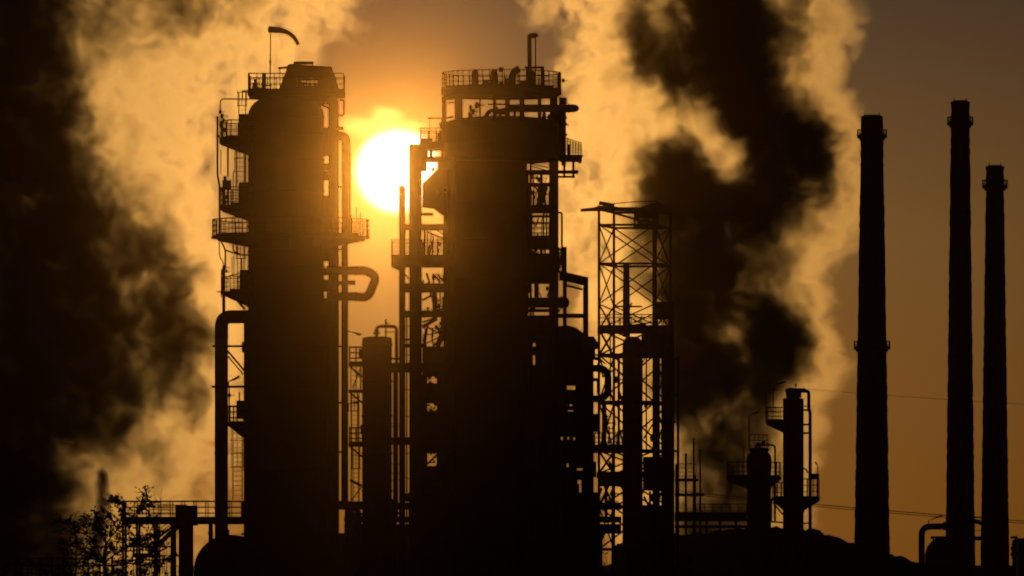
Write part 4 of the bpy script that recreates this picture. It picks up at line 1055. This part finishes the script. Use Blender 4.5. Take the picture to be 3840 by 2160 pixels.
# ================================================================ brick chimneys
def chimney(px, top, w_, taper, balconies, Y, label, lip):
    C = At(Y)
    b0 = C.p(px, HOR, 0); b0.z = 0
    t = thing('brick_chimney', b0, label, 'chimney', 'tall brick chimneys')
    n, prof = 90, []
    zt = C.z(top)
    for i in range(n + 1):                                # slightly uneven courses, as old brickwork weathers
        f = i / n
        r = C.s((w_ + taper * (1 - f)) / 2) + rng.uniform(-.035, .035)
        prof.append((r, zt * f))
    prof[-1] = (C.s(w_ / 2), zt)
    if lip: prof[-1:] = [(C.s(w_ / 2), C.z(top + 60)), (C.s(w_ / 2 + lip), C.z(top + 56)), (C.s(w_ / 2 + lip), C.z(top + 4)), (C.s(w_ / 2 + lip * .5), zt)]
    prof = sorted(prof, key=lambda q: q[1])
    sh_ = MB().lathe(b0, prof, 28).build('shaft', BRICK, t)
    MB().lathe(b0, [(C.s(w_ / 2) * .8, zt + .003), (C.s(w_ / 2) * .8, zt + .12)], 28).build('flue_rim', CONC, t)
    for py in balconies:
        f = C.z(py) / zt
        r = C.s((w_ + taper * (1 - f)) / 2)
        bl = MB().sector(b0, r * .97, r + C.s(14), 0, 360, C.z(py) - .25, C.z(py), 32).build('balcony', GRATE, t)
        rail_mb(arc(b0, r + C.s(13), 0, 360, C.z(py), 20), C.s(22), 1.0, 1, .055).build('railing', STEEL, bl)
        MB().sector(b0, r * .97, r + C.s(6), 0, 360, C.z(py) - .27 - C.s(7), C.z(py) - .27, 28).build('corbel', CONC, bl)
    for a_ in range(4):
        t_ = R(45 + 90 * a_)
        q_ = Vector((b0.x + C.s(w_ / 2) * .92 * math.cos(t_), b0.y + C.s(w_ / 2) * .92 * math.sin(t_), zt))
        MB().tube([q_, q_ + Vector((0, 0, C.s(15)))], [.035, .015], 6).build('lightning_rod', STEEL, t)
    for py in range(top + 180, 2000, 230):
        f = C.z(py) / zt; r = C.s((w_ + taper * (1 - f)) / 2)
        MB().sector(b0, r * .97, r + .035, 0, 360, C.z(py) - .14, C.z(py), 28).build('iron_band', RUST, t)
    lad = MB()
    for s_ in (-.22, .22): lad.bar((b0.x + s_, b0.y - C.s((w_ + taper) / 2) - .15, 2), (b0.x + s_, b0.y - C.s(w_ / 2) - .15, zt), .06)
    lad.build('ladder', STEEL, t)
    return t


chimney(3270, 436, 82, 57, (509, 1302), 850, 'leftmost and thickest brick chimney, with two ring balconies, beside the smoke', 0)
chimney(3601, 381, 68, 48, (461,), 868, 'tallest brick chimney, in the middle of the three', 2.5)
chimney(3731, 624, 66, 46, (698,), 886, 'shortest brick chimney, at the right edge of the three', 3.0)

E = At(885)
du = thing('flue_duct', E.p(3456, HOR, 0) - Vector((0, 0, CAMZ)), 'elbowed flue duct bending down left of the base of the tallest brick chimney', 'duct')
MB().tube(bend([E.p(3585, 1973, 0), E.p(3457, 1975, 0), E.p(3456, 2040, 0), E.p(3457, HOR, 0) - Vector((0, 0, CAMZ))], 1.6, 7), E.s(12), 14).build('duct_pipe', RUST, du)
flange(du, E.p(3545, 1973, 0), (1, 0, 0), E.s(16), .5)
MB().bar(E.p(3490, 2016, 0), E.p(3560, 2016, 0), .3).build('support_beam', STEEL, du)
for px in (3500, 3540): MB().bar(E.p(px, 2016, 0), E.p(px, HOR, 0) - Vector((0, 0, CAMZ)), .16).build('post', STEEL, du)
lamp(E.p(3482, 1975, 0), .7, 1.0, 'small floodlight above the elbowed flue duct by the chimneys', .4, 1.2)
tk0 = E.p(3571, HOR, 6); tk0.z = 0
tk = thing('storage_tank', tk0, 'squat domed tank at the foot of the tallest brick chimney', 'tank')
MB().lathe(tk0, [(E.s(92), 0), (E.s(92), E.z(2078)), (E.s(84), E.z(2050)), (E.s(66), E.z(2028)), (E.s(44), E.z(2016)), (E.s(16), E.z(2011))], 32).build('shell', CLAD, tk)
gd = deck(du, E.x(3640), E.x(3690), 884, 886, E.z(2016), .3, 'LRFB', 2.2, step=1.5)
MB().bar(E.p(3645, 1950, 0), E.p(3690, 1966, 0), .4).build('brace', STEEL, du)
for px in (3650, 3682): MB().bar(E.p(px, 2016, 0), E.p(px, HOR, 0) - Vector((0, 0, CAMZ)), .2).build('post', STEEL, du)
pb = thing('pump_house', E.p(3850, HOR, 0) - Vector((0, 0, CAMZ)), 'small pump house with a valve post at the far right edge', 'pump house')
MB().box((E.x(3818), 885, 0), (E.x(3900), 890, E.z(2026))).build('wall', CONC, pb)
MB().box((E.x(3814), 884.8, E.z(2026)), (E.x(3904), 890.2, E.z(2018))).build('roof', STEEL, pb)
MB().box((E.x(3828), 884.9, .05), (E.x(3846), 884.997, 2.1)).build('door', STEEL, pb)
vpst = thing('valve_post', E.p(3803, HOR, 0) - Vector((0, 0, CAMZ)), 'knobbly valve post left of the pump house at the right edge', 'valve')
MB().tube([E.p(3803, HOR, 0) - Vector((0, 0, CAMZ)), E.p(3803, 2024, 0)], .22, 10).build('post', RUST, vpst)
for py in (2056, 2078): valve(vpst, E.p(3803, py, 0), .7)
MB().bar(E.p(3790, 2016, 0), E.p(3816, 2014, 0), .25).build('arm', STEEL, vpst)

# ================================================================ raised walkway at the lower left
P = At(560)
q0 = P.p(650, HOR, 0); q0.z = 0
wk = thing('raised_walkway', q0, 'raised steel walkway with railings and a stair below, at the lower left', 'walkway')
d = deck(wk, P.x(462), P.x(912), 560 - 2.2, 560 + 2.4, P.z(1946), P.s(20), 'LRFB', P.s(66), step=.8)

mbx = rail_mb([P.p(514, 1946, .3), P.p(700, 1946, .3)], P.s(52), 1.1, 2); mbx.build('railing', STEEL, d)
MB().bar(P.p(460, 1952, -2), P.p(520, 1880, -2), .05).build('railing_brace', STEEL, d)
for px in (466, 518, 585, 650, 790):
    for y in (-1.9, 2.1):
        MB().bar((P.x(px), 560 + y, 0), (P.x(px), 560 + y, P.z(1966)), P.s(9 if px != 650 else 13)).build('leg', STEEL, wk)
for py in (2050, 2100): MB().bar(P.p(466, py, 2.1), P.p(650, py, 2.1), .1).build('beam', STEEL, wk)
stf = MB()
for y in (-1.2, -.2): stf.bar(P.p(560, 2075, y), P.p(676, 1968, y), .3, .07)
for k in range(16):
    u = k / 15
    stf.box(P.p(563 + 113 * u, 2074 - 106 * u, -1.2), P.p(576 + 113 * u, 2072 - 106 * u, -.2))
stf.build('stair', GRATE, wk)
for dy in (16, 34, 52):
    MB().bar(P.p(548, 2075 - dy, -1.2), P.p(672, 1962 - dy * .55, -1.2), .06 if dy > 16 else .14).build('stair_rail', STEEL, wk)
lo = deck(wk, P.x(500), P.x(575), 560 - 1.6, 560 + .4, P.z(2082), .16, 'LF', P.s(60), step=.7)
for k in range(9): MB().bar(P.p(560 + k * 8, 2150, .5), P.p(560 + k * 8, 2074 - k * 7, .5), .05).build('baluster', STEEL, wk)
for k in range(14):
    px = rng.uniform(470, 800); py = rng.uniform(1975, 2110)
    MB().tube([P.p(px, py, rng.uniform(-1.5, 1.8)), P.p(px + rng.uniform(-50, 50), py + rng.uniform(-8, 30), rng.uniform(-1.5, 1.8))], rng.uniform(.025, .07), 6).build('small_bore_pipe', PIPE, wk)
for px in (540, 610): MB().bar(P.p(px - 40, 2110, 1.9), P.p(px + 30, 1968, 1.9), .07).build('brace', STEEL, wk)
cb = thing('cabinet', P.p(703, HOR, -1) - Vector((0, 0, CAMZ)), 'tall box cabinet on a thick post, standing up through the raised walkway', 'cabinet')
MB().box(P.p(665, 1972, -3.6), P.p(746, 1897, -2.35)).build('body', CLAD, cb)
MB().box((P.x(677), 560 - 3.3, 0), (P.x(731), 560 - 2.6, P.z(1972))).build('post', STEEL, cb)
for px in (672, 738): MB().box(P.p(px - 3, 1960, -3.64), P.p(px + 3, 1905, -3.602)).build('hinge', STEEL, cb)
dr0 = P.p(868, 2142, 0)
dr = thing('feed_drum', Vector((dr0.x, dr0.y, 0)), 'big round drum lying end on at the foot of the fat elbowed pipe', 'drum')
rd = P.s(137)
MB().tube([(dr0.x, 560 + y, max(dr0.z, rd + .1)) for y in (-3.4, -3.2, -2.6, 5, 5.6)], [rd * .35, rd * .75, rd, rd, rd * .7], 36).build('body', CLAD, dr)
for y in (-1.5, 4): MB().box((dr0.x - rd * .6, 560 + y, 0), (dr0.x + rd * .6, 560 + y + .4, max(dr0.z, rd + .1) - rd * .7)).build('saddle', CONC, dr)
flange(dr, (dr0.x - .7, 562, max(dr0.z, rd) + rd + .05), (0, 0, 1), .5, .6)

# ================================================================ low plant along the bottom
B = At(592)
pb_ = thing('added_building', B.p(1650, HOR, 0) - Vector((0, 0, CAMZ)), 'long low dark building added to shut out daylight along the feet of the columns and towers', 'building')  # added mass: stops daylight showing through between the feet of the plant
MB().box((B.x(915), 592, 0), (B.x(2260), 606, B.z(2006))).build('wall', CONC, pb_)
MB().box((B.x(905), 591.6, B.z(2006)), (B.x(2270), 606.4, B.z(1999))).build('roof', STEEL, pb_)
for px in range(960, 2240, 160): MB().box((B.x(px), 591.94, B.z(2090)), (B.x(px + 90), 591.997, B.z(2040))).build('shutter', STEEL, pb_)
pr_ = thing('pipe_rack', At(578).p(1800, HOR, 0) - Vector((0, 0, CAMZ)), 'low rack of pipes crossing between the feet of the slim column and the reactor', 'pipe rack')
Q = At(578)
for i, (py, r) in enumerate(((1893, 9), (1905, 7), (1948, 12), (1974, 10), (1990, 12))):
    MB().tube([Q.p(1245 if i < 2 else 1290, py, .2 * i), Q.p(2330, py, .2 * i)], Q.s(r), 10).build('pipe', PIPE, pr_)
for px in (1300, 1480, 1700, 1900, 2100, 2300):
    for y in (-.6, 1.6): MB().bar((Q.x(px), 578 + y, 0), (Q.x(px), 578 + y, Q.z(1882)), .25).build('post', STEEL, pr_)
    MB().bar(Q.p(px, 1915, -.6), Q.p(px, 1915, 1.6), .2).build('beam', STEEL, pr_)
MB().tube(bend([Q.p(1240, 1888, .5), Q.p(1330, 1890, .5), Q.p(1345, 1925, .5), Q.p(1345, 2010, .5)], .5), Q.s(11), 12).build('pipe', PIPE, pr_)
valve(pr_, Q.p(1318, 1940, .5), .8); valve(pr_, Q.p(1325, 1970, .5), .6)
for a, b in ((1870, 2000),): MB().box(Q.p(1360, b, 2.2), Q.p(1480, a, 3)).build('equipment_module', CLAD, pr_)
MB().box(Q.p(1530, 2010, 2.2), Q.p(2250, 1845, 3)).build('equipment_module', CLAD, pr_)

# far rack and masts seen dimly against the dark smoke
Z = At(835)
fr = thing('pipe_rack', Z.p(2640, HOR, 0) - Vector((0, 0, CAMZ)), 'distant pipe rack dim against the dark smoke, between lattice tower and squat column', 'pipe rack')
for px in (2536, 2572, 2606, 2650, 2700, 2760):
    MB().bar((Z.x(px), 835, 0), (Z.x(px), 835, Z.z({2536: 1740, 2572: 1700, 2606: 1780}.get(px, 1925))), .22).build('post', STEEL, fr)
for py, x0, x1 in ((1800, 2530, 2620), (1856, 2530, 2640), (1925, 2530, 2810), (1950, 2530, 2810), (1975, 2530, 2810)): MB().bar(Z.p(x0, py, 0), Z.p(x1, py, 0), .3).build('beam', STEEL, fr)
rail_mb([Z.p(2540, 1800, 0), Z.p(2610, 1800, 0)], Z.s(60), .8, 3, .07).build('railing', STEEL, fr)
rail_mb([Z.p(2610, 1925, 0), Z.p(2800, 1925, 0)], Z.s(34), .8, 2, .08).build('railing', STEEL, fr)
MB().tube([Z.p(2530, 1938, .4), Z.p(2800, 1938, .4)], .3, 10).build('pipe', PIPE, fr)
for px, top in ((2602, 1640), (2626, 1682)):
    t = thing('mast', Z.p(px, HOR, .5) - Vector((0, 0, CAMZ)), {2602: 'thin distant mast rising over the far pipe rack, nearer the lattice tower', 2626: 'second thin distant mast over the far pipe rack, farther from the lattice tower'}[px], 'mast', 'distant masts')
    MB().tube([Z.p(px, HOR, .5) - Vector((0, 0, CAMZ)), Z.p(px, top, .5)], [.16, .08], 8).build('pole', STEEL, t)
    for k in range(3): MB().bar(Z.p(px - 5, top + 14 + k * 18, .5), Z.p(px + 5, top + 14 + k * 18, .5), .08).build('cross_arm', STEEL, t)

# ================================================================ cables
H = At(908)
for (pa, pb2, sag, r, lab) in (((2300, 1395), (4400, 1545), 14, .022, 'thin upper cable sagging across the sky behind the brick chimneys'),
                               ((2300, 1815), (4400, 1990), 14, .05, 'thick lower cable sagging across the sky behind the brick chimneys')):
    pts = []
    for k in range(25):
        f = k / 24
        pts.append(H.p(pa[0] + (pb2[0] - pa[0]) * f, pa[1] + (pb2[1] - pa[1]) * f + sag * 4 * f * (1 - f), 0))
    cbm = MB().tube(pts, r, 6)
    if r > .03: cbm.tube([p + Vector((0, .5, -.22)) for p in pts], .04, 6)
    o = cbm.build('power_cable', STEEL, None, pts[0]); tag(o, lab, 'cable', 'cables behind the chimneys')

# ================================================================ ground
gm = bpy.data.meshes.new('ground')
gv = [(-9000, -300, 0), (9000, -300, 0), (9000, 16000, 0), (-9000, 16000, 0)]
gm.from_pydata(gv, [], [(0, 1, 2, 3)]); gm.materials.append(EARTH)
go = bpy.data.objects.new('ground', gm); COL.objects.link(go); tag(go, kind='structure')
# the spoil mound sloping down to the right in front of the chimneys
M_ = At(800)
hm = MB(); nx, ny = 70, 14
prof = [(2300, 2050), (2400, 2022), (2520, 2008), (2650, 1994), (2800, 1982), (2960, 1974), (3040, 1986), (3120, 2012), (3200, 2034), (3290, 2066), (3360, 2084), (3430, 2106), (3470, 2114), (3560, 2122)]


def prof_z(px):
    for (a, za), (b, zb) in zip(prof, prof[1:]):
        if a <= px <= b: return M_.z(za + (zb - za) * (px - a) / (b - a))
    return 0


vs = []
for j in range(ny + 1):
    v = j / ny * 2 - 1
    for i in range(nx + 1):
        px = 2300 + (3560 - 2300) * i / nx
        z = prof_z(px) * max(0, (1 - abs(v) ** 1.6)) + (rng.uniform(-.2, .24) if 0 < j < ny else 0)
        vs.append((M_.x(px), 800 + v * 22, z - .3 if j in (0, ny) else z))
hm.add(vs, [(j * (nx + 1) + i, j * (nx + 1) + i + 1, (j + 1) * (nx + 1) + i + 1, (j + 1) * (nx + 1) + i) for j in range(ny) for i in range(nx)], True)
o = hm.build('mound', EARTH); tag(o, kind='structure', label='dark spoil mound sloping down to the right towards the brick chimneys')


# ================================================================ trees and shrubs
def leaf_mb(mb, p, d, ln_, wd, r_):
    """One leaf: a folded diamond."""
    d = d.normalized(); s_ = d.cross(Vector((r_.uniform(-1, 1), r_.uniform(-1, 1), r_.uniform(-1, 1)))).normalized()
    n_ = d.cross(s_)
    m = p + d * ln_ * .45
    mb.add([p, m + s_ * wd + n_ * wd * .3, p + d * ln_, m - s_ * wd + n_ * wd * .3], [(0, 1, 2), (0, 2, 3)])


def spray(mb, lf_, p, d, length, n, size, r_, twig=.02):
    """A twig with leaves along it."""
    p = Vector(p); d = Vector(d).normalized(); q = p + d * length
    mb.tube([p, p.lerp(q, .5) + Vector((0, 0, length * .06)), q], [twig, twig * .7, twig * .3], 4)
    for k in range(n):
        f = (k + 1) / n
        a = p.lerp(q, f)
        ld = d * .5 + Vector((r_.uniform(-1, 1), r_.uniform(-1, 1), r_.uniform(-.9, .7)))
        leaf_mb(lf_, a, ld, size * r_.uniform(.7, 1.3), size * .24, r_)


V = At(380)
tr_ = random.Random(3)
tree = thing('tree', V.p(400, 2112, 0) - Vector((0, 0, CAMZ)), 'loose leafy tree in front of the raised walkway at the lower left', 'tree')
wood, lv_ = MB(), MB()
base = V.p(400, 2112, 0); base.z = 0
wood.tube([base, V.p(396, 2180, 0), V.p(390, 2090, .1), V.p(398, 2040, 0)], [.14, .11, .08, .06], 8)
limbs = [((392, 2110), (300, 2050)), ((392, 2110), (330, 2000)), ((398, 2040), (440, 1985)), ((440, 1985), (462, 1900)), ((462, 1900), (440, 1872)), ((462, 1900), (420, 1880)), ((440, 1985), (520, 1920)), ((520, 1920), (548, 1846)),
         ((398, 2040), (360, 1975)), ((330, 2000), (262, 1965)), ((330, 2000), (318, 1952)), ((392, 2110), (480, 2050)), ((480, 2050), (500, 2010)), ((392, 2120), (300, 2110)), ((392, 2120), (470, 2110)), ((440, 1985), (495, 1960)), ((300, 2050), (280, 2030)), ((396, 2150), (330, 2150)), ((396, 2150), (460, 2150)), ((470, 2110), (560, 2120)), ((560, 2120), (640, 2100)), ((392, 2110), (250, 2070)), ((300, 2050), (235, 2040)), ((330, 2000), (245, 1990)), ((398, 2040), (400, 1960)), ((360, 1975), (370, 1930)), ((480, 2050), (540, 2030)), ((300, 2110), (230, 2120)), ((495, 1960), (530, 1960)), ((392, 2110), (420, 2050)), ((392, 2120), (350, 2080)), ((262, 1965), (225, 1958)), ((480, 2050), (450, 2010)), ((520, 1920), (575, 1895)), ((480, 2050), (580, 2040)), ((540, 2030), (600, 2000)), ((470, 2110), (600, 2080)), ((495, 1960), (560, 1950)), ((440, 1985), (400, 1915))]
for a, b in limbs:
    y0, y1 = tr_.uniform(-.5, .5), tr_.uniform(-1.1, 1.1)
    pa, pb3 = V.p(*a, y0 * .4), V.p(*b, y1)
    mid = pa.lerp(pb3, .5) + Vector((tr_.uniform(-.1, .1), 0, tr_.uniform(-.05, .12)))
    wood.tube([pa, mid, pb3], [.04, .03, .015], 5)
    L_ = (pb3 - pa).length
    for k in range(int(7 + L_ * 9)):
        f = tr_.uniform(.3, 1.05)
        q = pa.lerp(pb3, f)
        dirv = (pb3 - pa).normalized() * .7 + Vector((tr_.uniform(-1, 1), tr_.uniform(-1, 1), tr_.uniform(-.6, .9)))
        spray(wood, lv_, q, dirv, tr_.uniform(.2, .6), tr_.randint(3, 6), .2, tr_, .014)
wood.build('trunk', BARK, tree); lv_.build('crown', LEAF, tree)
# a few bare twigs standing over the railing
tw = MB(); X_ = At(500); tb = X_.p(600, HOR, 0) - Vector((0, 0, CAMZ))
sap = thing('sapling', tb, 'bare thin sapling with a few twigs reaching over the walkway railing', 'sapling')
tw.tube([tb, X_.p(598, 2000, 0), X_.p(600, 1890, 0), X_.p(606, 1834, 0)], [.05, .035, .022, .012], 6)
for a, b in (((598, 1900), (572, 1842)), ((600, 1880), (622, 1852)), ((598, 1950), (560, 1890)), ((600, 1870), (590, 1850)), ((598, 1930), (630, 1880))): tw.tube([X_.p(*a, 0), X_.p(*b, .2)], [.016, .009], 5)
tw.build('trunk', BARK, sap)


def shrub_proto(seed, hgt, wid):
    r_ = random.Random(seed); w_, l_ = MB(), MB()
    for k in range(26):
        a = r_.uniform(0, 6.283); e = r_.uniform(.25, 1)
        tip = Vector((math.cos(a) * wid * e, math.sin(a) * wid * e * .7, hgt * r_.uniform(.45, 1) * (1.15 - .5 * e)))
        w_.tube([(0, 0, 0), tip * .5 + Vector((0, 0, hgt * .08)), tip], [.04, .025, .012], 5)
        for j in range(14):
            q = tip * r_.uniform(.45, 1.0)
            spray(w_, l_, q, Vector((tip.x, tip.y, hgt * .4)) + Vector((r_.uniform(-1, 1), r_.uniform(-1, 1), r_.uniform(-.5, 1))) * wid, r_.uniform(.12, .35), 6, .17, r_, .01)
    t = thing('shrub', (0, 0, 0), 'x', 'shrub', 'shrubs along the bottom edge')
    w_.build('stem', BARK, t); l_.build('foliage', LEAF, t)
    return t


protos = [shrub_proto(11, 3.6, 1.8), shrub_proto(12, 4.4, 1.5), shrub_proto(13, 3.0, 2.2)]
used = [False] * 3
shr = [  # px, Y, top row, kind, label
    (-30, 350, 2030, 1, 'tall shrub half cut off by the left edge'), (120, 340, 2072, 0, 'low shrub left of the leafy tree, third from the lower left corner'), (440, 352, 2060, 1, 'shrub below the leafy tree, on its right side'), (900, 380, 2098, 2, 'shrub at the foot of the left column, beside the big round drum'),
    (60, 360, 2050, 2, 'dark shrub in the far lower left corner'), (190, 372, 2085, 0, 'shrub left of the leafy tree, second from the lower left corner'),
    (286, 350, 2080, 1, 'shrub crowding the left side of the leafy tree'), (520, 372, 2075, 0, 'shrub below the left end of the raised walkway'),
    (640, 366, 2095, 2, 'shrub in front of the walkway stair'), (790, 372, 2110, 1, 'shrub in front of the big round drum'),
    (2268, 420, 2035, 1, 'shrub at the foot of the lattice tower, on its left'), (2330, 430, 2075, 0, 'shrub at the foot of the lattice tower, under the thin stack'),
    (2450, 440, 2080, 2, 'shrub at the foot of the lattice tower, on its right'), (2560, 450, 2075, 0, 'shrub at the left end of the dark mound'),
    (2690, 455, 2096, 1, 'shrub in front of the dark mound, below the far pipe rack'), (1100, 400, 2090, 0, 'shrub in front of the widest left column'),
    (1300, 410, 2100, 2, 'shrub below the gap between the left column and the slim column'), (1850, 410, 2095, 1, 'shrub in front of the reactor')]
for px, Y, top, kd, lab in shr:
    src = protos[kd]
    if not used[kd]:
        o = src; used[kd] = True
    else:
        o = src.copy(); COL.objects.link(o)
        for ch in src.children:
            c_ = ch.copy(); COL.objects.link(c_); c_.parent = o
    o['label'] = lab
    D_ = At(Y); hgt = (3.6, 4.4, 3.0)[kd]
    sc_ = D_.z(top) / hgt
    o.location = (D_.x(px), Y, 0); o.scale = (min(sc_, 1.3), min(sc_, 1.3), sc_); o.rotation_euler = (0, 0, rng.uniform(0, 6.28))

fn0 = At(430)
fe = thing('fence', fn0.p(250, HOR, 0) - Vector((0, 0, CAMZ)), 'low post and rail fence behind the shrubs at the lower left', 'fence')
for k in range(9): MB().bar((fn0.x(60 + k * 45), 430, 0), (fn0.x(60 + k * 45), 430, fn0.z(2088)), .09).build('post', STEEL, fe)
for py in (2094, 2122, 2150): MB().bar(fn0.p(50, py, 0), fn0.p(430, py, 0), .06).build('rail', STEEL, fe)
